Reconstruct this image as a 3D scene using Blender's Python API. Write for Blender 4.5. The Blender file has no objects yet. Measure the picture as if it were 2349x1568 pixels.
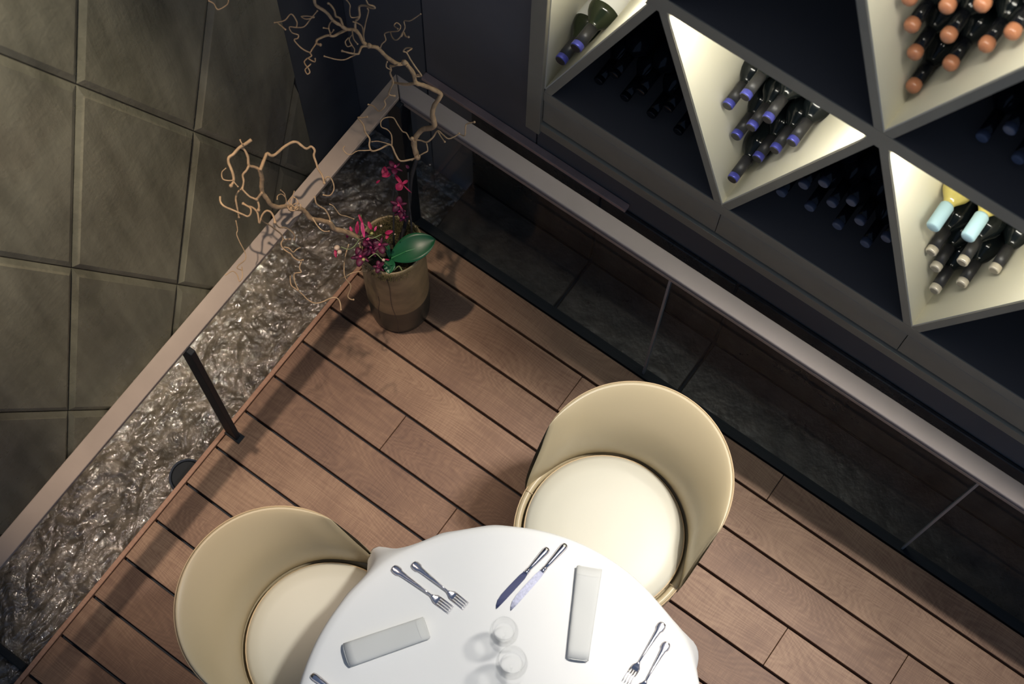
import bpy, bmesh, math, random
from mathutils import Vector, Matrix
random.seed(7)
S = bpy.context.scene
COL = S.collection
PI = math.pi

# ------------------------------------------------------------------ camera, world, exposure, lights
cam_d = bpy.data.cameras.new('camera')
cam = bpy.data.objects.new('camera', cam_d); COL.objects.link(cam)
RX = Vector((0.8106805, 0.5853072, 0.0145803))
DN = Vector((0.5542469, -0.7591584, -0.3413046))
FW = Vector((-0.1886993, 0.2847701, -0.9398397))
m = Matrix((RX, -DN, -FW)).transposed().to_4x4()
m.translation = Vector((0, 0, 4.7))
cam.matrix_world = m
cam_d.sensor_fit = 'HORIZONTAL'; cam_d.sensor_width = 36.0
cam_d.lens = 36.0 * 3531.75 / 2349.0
cam_d.clip_start = 0.05; cam_d.clip_end = 60
cam_d.dof.use_dof = True; cam_d.dof.focus_distance = 4.45; cam_d.dof.aperture_fstop = 3.2
S.camera = cam

w = bpy.data.worlds.new('world'); S.world = w; w.use_nodes = True
bg = w.node_tree.nodes['Background']
bg.inputs[0].default_value = (0.44, 0.62, 1.0, 1); bg.inputs[1].default_value = 0.19

S.view_settings.view_transform = 'Standard'; S.view_settings.look = 'None'
S.view_settings.exposure = 0.08; S.view_settings.gamma = 1.0
S.view_settings.use_curve_mapping = False

def spot(name, loc, target, power, half_deg, blend, radius, color):
    d = bpy.data.lights.new(name, 'SPOT'); o = bpy.data.objects.new(name, d); COL.objects.link(o)
    d.energy = power; d.spot_size = math.radians(2*half_deg); d.spot_blend = blend
    d.shadow_soft_size = radius; d.color = color
    o.location = loc
    o.rotation_euler = (Vector(target)-Vector(loc)).to_track_quat('-Z', 'Y').to_euler()
    return o
spot('ceiling_spot_main', (1.00, 2.50, 6.2), (-0.22, 0.62, 0.45), 980, 11.6, 0.7, 0.22, (1.0, 0.97, 0.92))
spot('ceiling_spot_deck', (0.60, 2.245, 6.0), (0.25, 1.18, 0.0), 760, 11.5, 0.8, 0.08, (1.0, 0.93, 0.85))
spot('ceiling_spot_channel', (-1.88, 0.66, 5.2), (-1.42, 0.70, 0.0), 500, 11.3, 0.8, 0.045, (1.0, 0.80, 0.62))
spot('wall_washer', (-0.95, 0.30, 5.6), (-1.93, 0.68, 1.48), 900, 7.4, 0.75, 0.08, (1.0, 0.93, 0.74))
d = bpy.data.lights.new('added_overhead_fill', 'AREA'); d.shape = 'RECTANGLE'; d.size = 2.4; d.size_y = 1.5; d.energy = 5; d.color = (1, 0.97, 0.95)  # area lamp added for soft fill and reflections, no known fixture
o = bpy.data.objects.new('added_overhead_fill', d); COL.objects.link(o); o.location = (-0.5, 1.3, 6.9)

# ------------------------------------------------------------------ helpers
def tag(o, label=None, cat=None, group=None, kind=None):
    if label: o['label'] = label
    if cat: o['category'] = cat
    if group: o['group'] = group
    if kind: o['kind'] = kind
    return o
def empty(name, loc=(0, 0, 0), rz=0.0, label=None, cat=None, group=None):
    o = bpy.data.objects.new(name, None); COL.objects.link(o)
    o.location = loc; o.rotation_euler = (0, 0, rz); o.empty_display_size = 0.05
    return tag(o, label, cat, group)
def obj(name, vf, mat, parent=None, smooth=False, bevel=0.0, seg=2, subsurf=0, loc=None, auto=None):
    v, f = vf
    me = bpy.data.meshes.new(name); me.from_pydata([tuple(p) for p in v], [], f); me.update()
    bm = bmesh.new(); bm.from_mesh(me); bmesh.ops.remove_doubles(bm, verts=bm.verts, dist=1e-6)
    bmesh.ops.recalc_face_normals(bm, faces=bm.faces); bm.to_mesh(me); bm.free()
    if smooth:
        me.polygons.foreach_set('use_smooth', [True]*len(me.polygons))
    o = bpy.data.objects.new(name, me); COL.objects.link(o)
    if mat: me.materials.append(mat)
    if parent: o.parent = parent
    if loc: o.location = loc
    if bevel:
        b = o.modifiers.new('bevel', 'BEVEL'); b.width = bevel; b.segments = seg; b.limit_method = 'ANGLE'
    if subsurf:
        s = o.modifiers.new('subsurf', 'SUBSURF'); s.levels = subsurf; s.render_levels = subsurf
    return o
def join(*parts):
    V = []; F = []
    for v, f in parts:
        n = len(V); V += list(v); F += [tuple(i+n for i in q) for q in f]
    return V, F
def box(x0, x1, y0, y1, z0, z1):
    v = [(x, y, z) for z in (z0, z1) for y in (y0, y1) for x in (x0, x1)]
    return v, [(0, 2, 3, 1), (4, 5, 7, 6), (0, 1, 5, 4), (2, 6, 7, 3), (0, 4, 6, 2), (1, 3, 7, 5)]
def prism(poly, axis, a, b):
    # poly: 2D points; axis 'y': points are (x,z); axis 'x': (y,z); axis 'z': (x,y)
    def P(p, t):
        if axis == 'y': return (p[0], t, p[1])
        if axis == 'x': return (t, p[0], p[1])
        return (p[0], p[1], t)
    n = len(poly)
    v = [P(p, a) for p in poly] + [P(p, b) for p in poly]
    f = [tuple(range(n-1, -1, -1)), tuple(range(n, 2*n))] + [(i, (i+1) % n, n+(i+1) % n, n+i) for i in range(n)]
    return v, f
def lathe(prof, n=24, cap=True):
    # prof: list of (r, z)
    v = []; f = []
    for r, z in prof:
        for k in range(n):
            a = 2*PI*k/n; v.append((r*math.cos(a), r*math.sin(a), z))
    for i in range(len(prof)-1):
        for k in range(n):
            f.append((i*n+k, i*n+(k+1) % n, (i+1)*n+(k+1) % n, (i+1)*n+k))
    if cap:
        f.append(tuple(range(n-1, -1, -1))); f.append(tuple((len(prof)-1)*n+k for k in range(n)))
    return v, f
def xform(vf, M):
    return [tuple(M @ Vector(p)) for p in vf[0]], vf[1]
def catmull(pts, sub=3):
    out = []
    n = len(pts)
    for i in range(n-1):
        p0 = pts[max(i-1, 0)]; p1 = pts[i]; p2 = pts[i+1]; p3 = pts[min(i+2, n-1)]
        for k in range(sub):
            t = k/sub
            out.append(tuple(0.5*((2*b)+(-a+c)*t+(2*a-5*b+4*c-d)*t*t+(-a+3*b-3*c+d)*t**3) for a, b, c, d in zip(p0, p1, p2, p3)))
    out.append(tuple(pts[-1]))
    return out
def tube(pts, n=7, knobby=0.0):
    # pts: (x,y,z,r)
    v = []; f = []
    P = [Vector(p[:3]) for p in pts]
    ref = Vector((0.3, 0.2, 0.93)).normalized()
    side = None
    for i, p in enumerate(P):
        d = (P[min(i+1, len(P)-1)]-P[max(i-1, 0)])
        if d.length < 1e-9: d = Vector((0, 0, 1))
        d.normalize()
        if side is None:
            side = d.cross(ref)
            if side.length < 1e-3: side = d.cross(Vector((1, 0, 0)))
        side = (side-d*side.dot(d))
        if side.length < 1e-4: side = d.cross(Vector((1, 0.3, 0)))
        side.normalize()
        up = d.cross(side)
        r = pts[i][3]*(1+knobby*random.uniform(-1, 1))
        for k in range(n):
            a = 2*PI*k/n
            rr = r*(1+knobby*0.6*random.uniform(-1, 1))
            v.append(tuple(p+side*(rr*math.cos(a))+up*(rr*math.sin(a))))
    for i in range(len(P)-1):
        for k in range(n):
            f.append((i*n+k, i*n+(k+1) % n, (i+1)*n+(k+1) % n, (i+1)*n+k))
    f.append(tuple(range(n-1, -1, -1))); f.append(tuple((len(P)-1)*n+k for k in range(n)))
    return v, f
def area(name, loc, rot, sx, sy, power, color, parent=None):
    d = bpy.data.lights.new(name, 'AREA'); d.shape = 'RECTANGLE'; d.size = sx; d.size_y = sy
    d.energy = power; d.color = color
    o = bpy.data.objects.new(name, d); COL.objects.link(o); o.location = loc; o.rotation_euler = rot
    if parent: o.parent = parent
    return o

# ------------------------------------------------------------------ materials
def newmat(name):
    mt = bpy.data.materials.new(name); mt.use_nodes = True
    nt = mt.node_tree; return mt, nt, nt.nodes['Principled BSDF']
def N(nt, t, **kw):
    n = nt.nodes.new(t)
    for k, v in kw.items(): setattr(n, k, v)
    return n
def ramp(nt, stops, src):
    r = N(nt, 'ShaderNodeValToRGB'); e = r.color_ramp.elements
    while len(e) < len(stops): e.new(0.5)
    for el, (p, c) in zip(e, stops): el.position = p; el.color = (*c, 1)
    nt.links.new(src, r.inputs[0]); return r
def mat(name, col, rough=0.5, metal=0.0, spec=0.5, noise=None, bump=None, coat=0.0, sheen=0.0):
    mt, nt, b = newmat(name)
    b.inputs['Base Color'].default_value = (*col, 1); b.inputs['Roughness'].default_value = rough
    b.inputs['Metallic'].default_value = metal; b.inputs['Specular IOR Level'].default_value = spec
    if coat: b.inputs['Coat Weight'].default_value = coat; b.inputs['Coat Roughness'].default_value = 0.35
    if sheen: b.inputs['Sheen Weight'].default_value = sheen
    tc = N(nt, 'ShaderNodeTexCoord')
    if noise:
        sc, amt = noise
        nz = N(nt, 'ShaderNodeTexNoise'); nz.inputs['Scale'].default_value = sc; nz.inputs['Detail'].default_value = 5
        nt.links.new(tc.outputs['Object'], nz.inputs['Vector'])
        r = ramp(nt, [(0.25, tuple(c*(1-amt) for c in col)), (0.75, tuple(min(1, c*(1+amt)) for c in col))], nz.outputs['Fac'])
        nt.links.new(r.outputs[0], b.inputs['Base Color'])
    if bump:
        sc, st, di = bump
        nb = N(nt, 'ShaderNodeTexNoise'); nb.inputs['Scale'].default_value = sc; nb.inputs['Detail'].default_value = 6
        nt.links.new(tc.outputs['Object'], nb.inputs['Vector'])
        bp = N(nt, 'ShaderNodeBump'); bp.inputs['Strength'].default_value = st; bp.inputs['Distance'].default_value = di
        nt.links.new(nb.outputs['Fac'], bp.inputs['Height']); nt.links.new(bp.outputs[0], b.inputs['Normal'])
    return mt

def wood_mat(name, dark, light, red):
    mt, nt, b = newmat(name); L = nt.links
    tc = N(nt, 'ShaderNodeTexCoord'); oi = N(nt, 'ShaderNodeObjectInfo')
    mul = N(nt, 'ShaderNodeMath', operation='MULTIPLY'); mul.inputs[1].default_value = 37.0
    L.new(oi.outputs['Random'], mul.inputs[0])
    cmb = N(nt, 'ShaderNodeCombineXYZ'); L.new(mul.outputs[0], cmb.inputs[0]); L.new(mul.outputs[0], cmb.inputs[1]); L.new(mul.outputs[0], cmb.inputs[2])
    add = N(nt, 'ShaderNodeVectorMath', operation='ADD'); L.new(tc.outputs['Object'], add.inputs[0]); L.new(cmb.outputs[0], add.inputs[1])
    # slow field whose level lines make the cathedral figure
    mp = N(nt, 'ShaderNodeMapping'); mp.inputs['Scale'].default_value = (1.5, 7.5, 1.0); L.new(add.outputs[0], mp.inputs[0])
    slow = N(nt, 'ShaderNodeTexNoise'); slow.inputs['Scale'].default_value = 1.0; slow.inputs['Detail'].default_value = 1.4; slow.inputs['Roughness'].default_value = 0.35
    L.new(mp.outputs[0], slow.inputs['Vector'])
    rg = N(nt, 'ShaderNodeMath', operation='MULTIPLY'); rg.inputs[1].default_value = 290.0; L.new(slow.outputs['Fac'], rg.inputs[0])
    sn = N(nt, 'ShaderNodeMath', operation='SINE'); L.new(rg.outputs[0], sn.inputs[0])
    # fine fibre
    mp2 = N(nt, 'ShaderNodeMapping'); mp2.inputs['Scale'].default_value = (9, 420, 1); L.new(add.outputs[0], mp2.inputs[0])
    fib = N(nt, 'ShaderNodeTexNoise'); fib.inputs['Scale'].default_value = 1.0; fib.inputs['Detail'].default_value = 3; L.new(mp2.outputs[0], fib.inputs['Vector'])
    # saw marks across
    mp3 = N(nt, 'ShaderNodeMapping'); mp3.inputs['Scale'].default_value = (520, 22, 1); L.new(add.outputs[0], mp3.inputs[0])
    saw = N(nt, 'ShaderNodeTexNoise'); saw.inputs['Scale'].default_value = 1.0; saw.inputs['Detail'].default_value = 2; L.new(mp3.outputs[0], saw.inputs['Vector'])
    # blotches
    bl = N(nt, 'ShaderNodeTexNoise'); bl.inputs['Scale'].default_value = 5.0; bl.inputs['Detail'].default_value = 4; L.new(add.outputs[0], bl.inputs['Vector'])
    def madd(src, k, prev):
        q = N(nt, 'ShaderNodeMath', operation='MULTIPLY_ADD'); L.new(src, q.inputs[0]); q.inputs[1].default_value = k
        if prev is None: q.inputs[2].default_value = 0.0
        else: L.new(prev, q.inputs[2])
        return q.outputs[0]
    s = madd(sn.outputs[0], 0.045, None); s = madd(fib.outputs['Fac'], 0.34, s); s = madd(saw.outputs['Fac'], 0.34, s); s = madd(bl.outputs['Fac'], 0.5, s)
    s2 = madd(oi.outputs['Random'], 0.30, s)
    cr = ramp(nt, [(0.40, dark), (0.70, red), (1.0, light)], s2)
    L.new(cr.outputs[0], b.inputs['Base Color'])
    b.inputs['Roughness'].default_value = 0.55; b.inputs['Specular IOR Level'].default_value = 0.35
    bp = N(nt, 'ShaderNodeBump'); bp.inputs['Strength'].default_value = 0.35; bp.inputs['Distance'].default_value = 0.0015
    L.new(s, bp.inputs['Height']); L.new(bp.outputs[0], b.inputs['Normal'])
    return mt

def slate_mat(name, a, c, scale=2.2):
    mt, nt, b = newmat(name); L = nt.links
    tc = N(nt, 'ShaderNodeTexCoord'); oi = N(nt, 'ShaderNodeObjectInfo')
    nz = N(nt, 'ShaderNodeTexNoise'); nz.inputs['Scale'].default_value = scale; nz.inputs['Detail'].default_value = 7; nz.inputs['Roughness'].default_value = 0.62
    geo = N(nt, 'ShaderNodeNewGeometry'); L.new(geo.outputs['Position'], nz.inputs['Vector'])
    st = N(nt, 'ShaderNodeMapping'); st.inputs['Scale'].default_value = (9, 9, 1.2); L.new(geo.outputs['Position'], st.inputs[0])
    n2 = N(nt, 'ShaderNodeTexNoise'); n2.inputs['Scale'].default_value = 1.6; n2.inputs['Detail'].default_value = 5; L.new(st.outputs[0], n2.inputs['Vector'])
    mx = N(nt, 'ShaderNodeMath', operation='ADD'); L.new(nz.outputs['Fac'], mx.inputs[0]); L.new(n2.outputs['Fac'], mx.inputs[1])
    h = N(nt, 'ShaderNodeMath', operation='MULTIPLY_ADD'); L.new(mx.outputs[0], h.inputs[0]); h.inputs[1].default_value = 0.5
    rr = N(nt, 'ShaderNodeMath', operation='MULTIPLY'); L.new(oi.outputs['Random'], rr.inputs[0]); rr.inputs[1].default_value = 0.05; L.new(rr.outputs[0], h.inputs[2])
    cr = ramp(nt, [(0.36, a), (0.68, c)], h.outputs[0]); L.new(cr.outputs[0], b.inputs['Base Color'])
    wn = N(nt, 'ShaderNodeTexNoise'); wn.inputs['Scale'].default_value = 2.6; wn.inputs['Detail'].default_value = 8; wn.inputs['Roughness'].default_value = 0.7
    L.new(geo.outputs['Position'], wn.inputs['Vector'])
    wr = N(nt, 'ShaderNodeMapRange'); wr.inputs['From Min'].default_value = 0.42; wr.inputs['From Max'].default_value = 0.62
    wr.inputs['To Min'].default_value = 0.5; wr.inputs['To Max'].default_value = 0.2; L.new(wn.outputs['Fac'], wr.inputs[0]); L.new(wr.outputs[0], b.inputs['Roughness'])
    fine = N(nt, 'ShaderNodeTexNoise'); fine.inputs['Scale'].default_value = 55; fine.inputs['Detail'].default_value = 3; L.new(geo.outputs['Position'], fine.inputs['Vector'])
    fm = N(nt, 'ShaderNodeMath', operation='MULTIPLY_ADD'); L.new(fine.outputs['Fac'], fm.inputs[0]); fm.inputs[1].default_value = 0.12; L.new(mx.outputs[0], fm.inputs[2])
    bp = N(nt, 'ShaderNodeBump'); bp.inputs['Strength'].default_value = 0.5; bp.inputs['Distance'].default_value = 0.012
    L.new(fm.outputs[0], bp.inputs['Height']); L.new(bp.outputs[0], b.inputs['Normal'])
    return mt

def clear_mat(name, tint=(1, 1, 1), rough=0.0, ior=1.5, gain=1.0, floor_=0.0):
    # thin clear pane: see-through with Fresnel mirror reflection on top
    mt = bpy.data.materials.new(name); mt.use_nodes = True; nt = mt.node_tree; nt.nodes.clear(); L = nt.links
    out = N(nt, 'ShaderNodeOutputMaterial'); mix = N(nt, 'ShaderNodeMixShader')
    tr = N(nt, 'ShaderNodeBsdfTransparent'); tr.inputs[0].default_value = (*tint, 1)
    gl = N(nt, 'ShaderNodeBsdfGlossy'); gl.inputs['Roughness'].default_value = rough
    fr = N(nt, 'ShaderNodeFresnel'); fr.inputs[0].default_value = ior
    mu = N(nt, 'ShaderNodeMath', operation='MULTIPLY_ADD'); mu.inputs[1].default_value = gain; mu.inputs[2].default_value = floor_; mu.use_clamp = True
    L.new(fr.outputs[0], mu.inputs[0]); L.new(mu.outputs[0], mix.inputs[0]); L.new(tr.outputs[0], mix.inputs[1]); L.new(gl.outputs[0], mix.inputs[2])
    L.new(mix.outputs[0], out.inputs[0])
    return mt

M_wood = wood_mat('deck_wood', (0.115, 0.058, 0.038), (0.36, 0.225, 0.14), (0.210, 0.117, 0.072))
M_edge = wood_mat('edge_wood', (0.20, 0.10, 0.065), (0.42, 0.24, 0.16), (0.30, 0.155, 0.10))
M_gap = mat('gap_black', (0.035, 0.045, 0.065), 0.8)
M_darkwall = mat('dark_cladding', (0.13, 0.14, 0.155), 0.6, noise=(3, 0.12))
M_darkwall2 = mat('dark_cladding_grey', (0.19, 0.185, 0.195), 0.6, noise=(3, 0.12))
M_ledge = mat('ledge_brown', (0.60, 0.42, 0.36), 0.6, noise=(14, 0.2))
M_floor2 = mat('dark_floor', (0.12, 0.12, 0.13), 0.5)
M_slate = slate_mat('wet_slate', (0.13, 0.118, 0.082), (0.33, 0.295, 0.21))
M_grout = mat('slate_backing', (0.10, 0.088, 0.066), 0.6, noise=(20, 0.3))
M_shade_rear = mat('shade_and_rear_panel', (0.09, 0.095, 0.105), 0.6, noise=(5, 0.2))  # dark tone for the painted shade slab and the rear panel
M_steel = mat('satin_steel', (0.34, 0.275, 0.23), 0.55, metal=0.1, noise=(9, 0.10), bump=(60, 0.05, 0.002))
M_steel2 = mat('satin_steel_pipe', (0.29, 0.25, 0.235), 0.6, metal=0.0, noise=(9, 0.08))
M_black = mat('black_metal', (0.012, 0.016, 0.021), 0.6, spec=0.25)
M_glass = clear_mat('clear_glass_pane', (0.93, 0.95, 0.95), 0.0, 1.5, 0.04, 0.0)
M_gedge = mat('glass_edge', (0.22, 0.25, 0.27), 0.3)
M_leather = mat('cream_leather', (0.49, 0.40, 0.25), 0.36, spec=0.4, noise=(2.5, 0.03), bump=(260, 0.06, 0.0006))
M_seat = mat('cream_leather_seat', (0.57, 0.545, 0.45), 0.42, spec=0.4, bump=(260, 0.06, 0.0006))
M_pipe = mat('leather_piping', (0.52, 0.38, 0.22), 0.5)
M_legs = mat('chair_leg_wood', (0.10, 0.06, 0.04), 0.5)
M_cloth = mat('white_linen', (0.85, 0.84, 0.81), 0.85, bump=(180, 0.08, 0.0008), sheen=0.2)
M_napkin = mat('napkin_linen', (0.63, 0.63, 0.60), 0.9, bump=(220, 0.12, 0.0008))
M_silver = mat('polished_steel', (0.76, 0.72, 0.74), 0.18, metal=1.0)
M_blade = mat('blade_steel', (0.26, 0.26, 0.40), 0.2, metal=1.0)
M_blade2 = mat('frosted_blade_steel', (0.62, 0.62, 0.74), 0.34, metal=1.0, noise=(160, 0.25))
M_wineglass = clear_mat('wine_glass', (0.993, 0.994, 0.994), 0.0, 1.45, 0.20, 0.006)
M_taupe = mat('rack_taupe', (0.37, 0.34, 0.255), 0.6, noise=(12, 0.06))
M_rackshade = mat('rack_inside_shade', (0.13, 0.115, 0.105), 0.6)  # shade of the unlit cells put into the boards' colour
M_cream = mat('rack_cream_lining', (0.76, 0.73, 0.60), 0.55)
M_bottle = mat('dark_green_glass', (0.008, 0.011, 0.012), 0.10, spec=0.28)
M_bottle2 = mat('olive_green_glass', (0.020, 0.028, 0.012), 0.10, spec=0.4)
M_bottledark = mat('black_glass', (0.008, 0.009, 0.012), 0.12, spec=0.3)
M_bottleY = mat('yellow_white_wine_glass', (0.52, 0.44, 0.13), 0.08, spec=0.6)
M_capsule = mat('black_capsule', (0.030, 0.030, 0.034), 0.38)
M_blue = mat('blue_foil', (0.09, 0.10, 0.50), 0.28, metal=0.35)
M_silvercap = mat('champagne_foil', (0.70, 0.64, 0.54), 0.3, metal=0.25)
M_orange = mat('copper_wax', (0.46, 0.19, 0.10), 0.22)
M_lightblue = mat('pale_blue_capsule', (0.38, 0.57, 0.66), 0.5)
M_discs = mat('cap_disc_grey', (0.30, 0.27, 0.22), 0.4)
M_dimcap = mat('dim_cap', (0.13, 0.15, 0.21), 0.5)
M_label = mat('bottle_label_paper', (0.80, 0.80, 0.78), 0.7)
M_bark = mat('branch_bark', (0.52, 0.35, 0.20), 0.75, noise=(45, 0.35), bump=(120, 0.6, 0.002))
M_leaf = mat('leaf_green', (0.013, 0.105, 0.042), 0.35, noise=(14, 0.25))
M_leafv = mat('leaf_midrib', (0.06, 0.27, 0.10), 0.4)
M_petal = mat('petal_magenta', (0.42, 0.012, 0.085), 0.5, noise=(40, 0.35))
M_petald = mat('petal_dark_magenta', (0.11, 0.010, 0.045), 0.5, noise=(40, 0.35))
M_lip = mat('orchid_lip', (0.75, 0.07, 0.24), 0.45)
M_bud = mat('bud_white_pink', (0.72, 0.55, 0.42), 0.5, noise=(60, 0.3))
M_budg = mat('bud_green', (0.45, 0.45, 0.16), 0.5)
M_stem = mat('stem_green', (0.20, 0.26, 0.11), 0.5)
M_stick_shade = mat('stick_and_stem_shade', (0.03, 0.028, 0.03), 0.6)  # orchid sticks, and the branch foot with shade in its colour
M_moss = mat('moss', (0.10, 0.085, 0.030), 0.9, noise=(120, 0.6))
M_soil = mat('bark_soil', (0.02, 0.018, 0.015), 0.9, bump=(80, 1.0, 0.01))
M_led = None

# pot: two-tone glazed ceramic
def pot_mat():
    mt, nt, b = newmat('pot_two_tone'); L = nt.links
    tc = N(nt, 'ShaderNodeTexCoord'); sp = N(nt, 'ShaderNodeSeparateXYZ'); L.new(tc.outputs['Object'], sp.inputs[0])
    nz = N(nt, 'ShaderNodeTexNoise'); nz.inputs['Scale'].default_value = 14; nz.inputs['Detail'].default_value = 6; L.new(tc.outputs['Object'], nz.inputs['Vector'])
    up = ramp(nt, [(0.3, (0.19, 0.155, 0.085)), (0.7, (0.42, 0.31, 0.17))], nz.outputs['Fac'])
    lo = ramp(nt, [(0.3, (0.022, 0.028, 0.024)), (0.7, (0.050, 0.056, 0.042))], nz.outputs['Fac'])
    st = N(nt, 'ShaderNodeMapRange'); st.inputs['From Min'].default_value = 0.172; st.inputs['From Max'].default_value = 0.180
    L.new(sp.outputs[2], st.inputs[0])
    mx = N(nt, 'ShaderNodeMixRGB'); L.new(st.outputs[0], mx.inputs[0]); L.new(lo.outputs[0], mx.inputs[1]); L.new(up.outputs[0], mx.inputs[2])
    L.new(mx.outputs[0], b.inputs['Base Color']); b.inputs['Roughness'].default_value = 0.38
    return mt
M_pot = pot_mat()

def water_mat():
    mt = bpy.data.materials.new('channel_water'); mt.use_nodes = True; nt = mt.node_tree; nt.nodes.clear(); L = nt.links
    out = N(nt, 'ShaderNodeOutputMaterial'); tc = N(nt, 'ShaderNodeTexCoord')
    tr = N(nt, 'ShaderNodeBsdfTransparent'); tr.inputs[0].default_value = (0.62, 0.60, 0.54, 1)
    df = N(nt, 'ShaderNodeBsdfDiffuse'); gl = N(nt, 'ShaderNodeBsdfGlossy'); gl.inputs['Roughness'].default_value = 0.10
    nz = N(nt, 'ShaderNodeTexNoise'); nz.inputs['Scale'].default_value = 15; nz.inputs['Detail'].default_value = 9; nz.inputs['Distortion'].default_value = 0.9
    nz.inputs['Roughness'].default_value = 0.6
    L.new(tc.outputs['Object'], nz.inputs['Vector'])
    foam = ramp(nt, [(0.40, (0.30, 0.30, 0.30)), (0.62, (0.60, 0.60, 0.60)), (0.78, (0.9, 0.9, 0.9))], nz.outputs['Fac'])
    fc = ramp(nt, [(0.35, (0.15, 0.125, 0.10)), (0.60, (0.32, 0.27, 0.215)), (0.76, (0.56, 0.49, 0.41))], nz.outputs['Fac'])
    L.new(fc.outputs[0], df.inputs[0])
    m1 = N(nt, 'ShaderNodeMixShader'); L.new(foam.outputs[0], m1.inputs[0]); L.new(tr.outputs[0], m1.inputs[1]); L.new(df.outputs[0], m1.inputs[2])
    fr = N(nt, 'ShaderNodeFresnel'); fr.inputs[0].default_value = 1.4
    mu = N(nt, 'ShaderNodeMath', operation='MULTIPLY'); mu.inputs[1].default_value = 5.5; mu.use_clamp = True; L.new(fr.outputs[0], mu.inputs[0])
    m2 = N(nt, 'ShaderNodeMixShader'); L.new(mu.outputs[0], m2.inputs[0]); L.new(m1.outputs[0], m2.inputs[1]); L.new(gl.outputs[0], m2.inputs[2])
    n2 = N(nt, 'ShaderNodeTexNoise'); n2.inputs['Scale'].default_value = 28; n2.inputs['Detail'].default_value = 5; n2.inputs['Distortion'].default_value = 1.2
    L.new(tc.outputs['Object'], n2.inputs['Vector'])
    bp = N(nt, 'ShaderNodeBump'); bp.inputs['Strength'].default_value = 1.0; bp.inputs['Distance'].default_value = 0.013
    L.new(n2.outputs['Fac'], bp.inputs['Height']); L.new(bp.outputs[0], gl.inputs['Normal']); L.new(bp.outputs[0], fr.inputs['Normal'])
    L.new(m2.outputs[0], out.inputs[0])
    return mt
M_water = water_mat()

# ------------------------------------------------------------------ structure: deck
ROW0 = 1.465; PITCH = 0.1463
deck = empty('floor'); deck['kind'] = 'structure'
obj('subfloor', box(-1.500, 1.45, -0.75, 1.572, -0.085, -0.030), M_gap, deck)
joints = {-1: [0.011], 0: [-0.691, 1.02], 1: [0.62], 2: [0.279], 3: [-1.07, 0.75], 4: [-0.759, 0.35], 5: [0.9], 6: [-0.1], 7: [-0.9, 0.6], 8: [0.3], 9: [-0.55], 10: [0.1], 11: [-1.0], 12: [-0.3], 13: [0.2]}
for k in range(-1, 14):
    y1 = ROW0-PITCH*k; y0 = y1-PITCH
    if k == -1: y1 = 1.572; y0 = ROW0
    xs = [-1.495]+sorted(joints.get(k, []))+[1.45]
    for a, b_ in zip(xs[:-1], xs[1:]):
        g = 0.0010
        cxx = (a+b_)/2; cyy = (y0+y1)/2; hx = (b_-a)/2-g; hy = (y1-y0)/2-0.0042
        obj('plank', box(-hx, hx, -hy, hy, -0.028, 0.0), M_wood, deck, bevel=0.0012, seg=1, loc=(cxx, cyy, random.uniform(-0.0008, 0)))
obj('edge_board', box(-0.0075, 0.0075, -1.15, 1.15, -0.075, 0.0), M_edge, deck, bevel=0.0015, seg=1, loc=(-1.5045, 0.42, 0.001))

# water channel
t = obj('channel_bed', join(box(-1.93, -1.40, -1.1, 1.84, -0.36, -0.33), box(-1.50, -1.47, -1.1, 1.60, -0.34, -0.09)), slate_mat('channel_stone', (0.07, 0.058, 0.044), (0.26, 0.21, 0.16), 9.0)); t['kind'] = 'structure'
def water_mesh():
    from mathutils import noise
    nx, ny = 120, 640
    v = []; f = []
    x0, x1, y0, y1 = -1.914, -1.43, -0.9, 1.84
    for j in range(ny+1):
        for i in range(nx+1):
            x = x0+(x1-x0)*i/nx; y = y0+(y1-y0)*j/ny
            if y < 1.58 or True:
                p = Vector((x*9, y*7, 0))
                q = p + Vector((noise.noise(p*0.7)*1.2, noise.noise(p*0.7+Vector((5, 3, 1)))*1.2, 0))
                amp = 0.010+0.006*noise.noise(Vector((x*2, y*2, 4)))
                edge = math.exp(-(x-x0)/0.05)
                h = amp*noise.noise(q)+0.0060*noise.noise(q*2.7)+0.0032*noise.noise(q*6.3)+0.0012*noise.noise(q*13)+edge*0.018*abs(noise.noise(p*4))
            v.append((x, y, -0.180+h))
    for j in range(ny):
        for i in range(nx):
            a = j*(nx+1)+i; f.append((a, a+1, a+nx+2, a+nx+1))
    return v, f
wt = obj('water', water_mesh(), M_water, smooth=True)
tag(wt, 'rippling brownish water in the channel between wooden deck and slate wall', 'water', kind='stuff')
t = obj('dark_bar', box(-1.912, -1.50, -0.305, -0.280, -0.30, -0.150), M_black, bevel=0.004); tag(t, 'dark bar crossing the water channel at bottom left', 'bar')  # dark bar laid across the channel
t = empty('drain_cover', (-1.555, 0.475, -0.165), label='round black drain cover at water level half under the deck edge', cat='drain')
obj('lid', lathe([(0.0001, 0.004), (0.050, 0.004), (0.054, 0.0), (0.054, -0.02)], 28), M_black, t)
obj('rim', lathe([(0.0545, -0.02), (0.0545, 0.003), (0.060, 0.006), (0.062, -0.02)], 28), M_gap, t)

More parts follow.
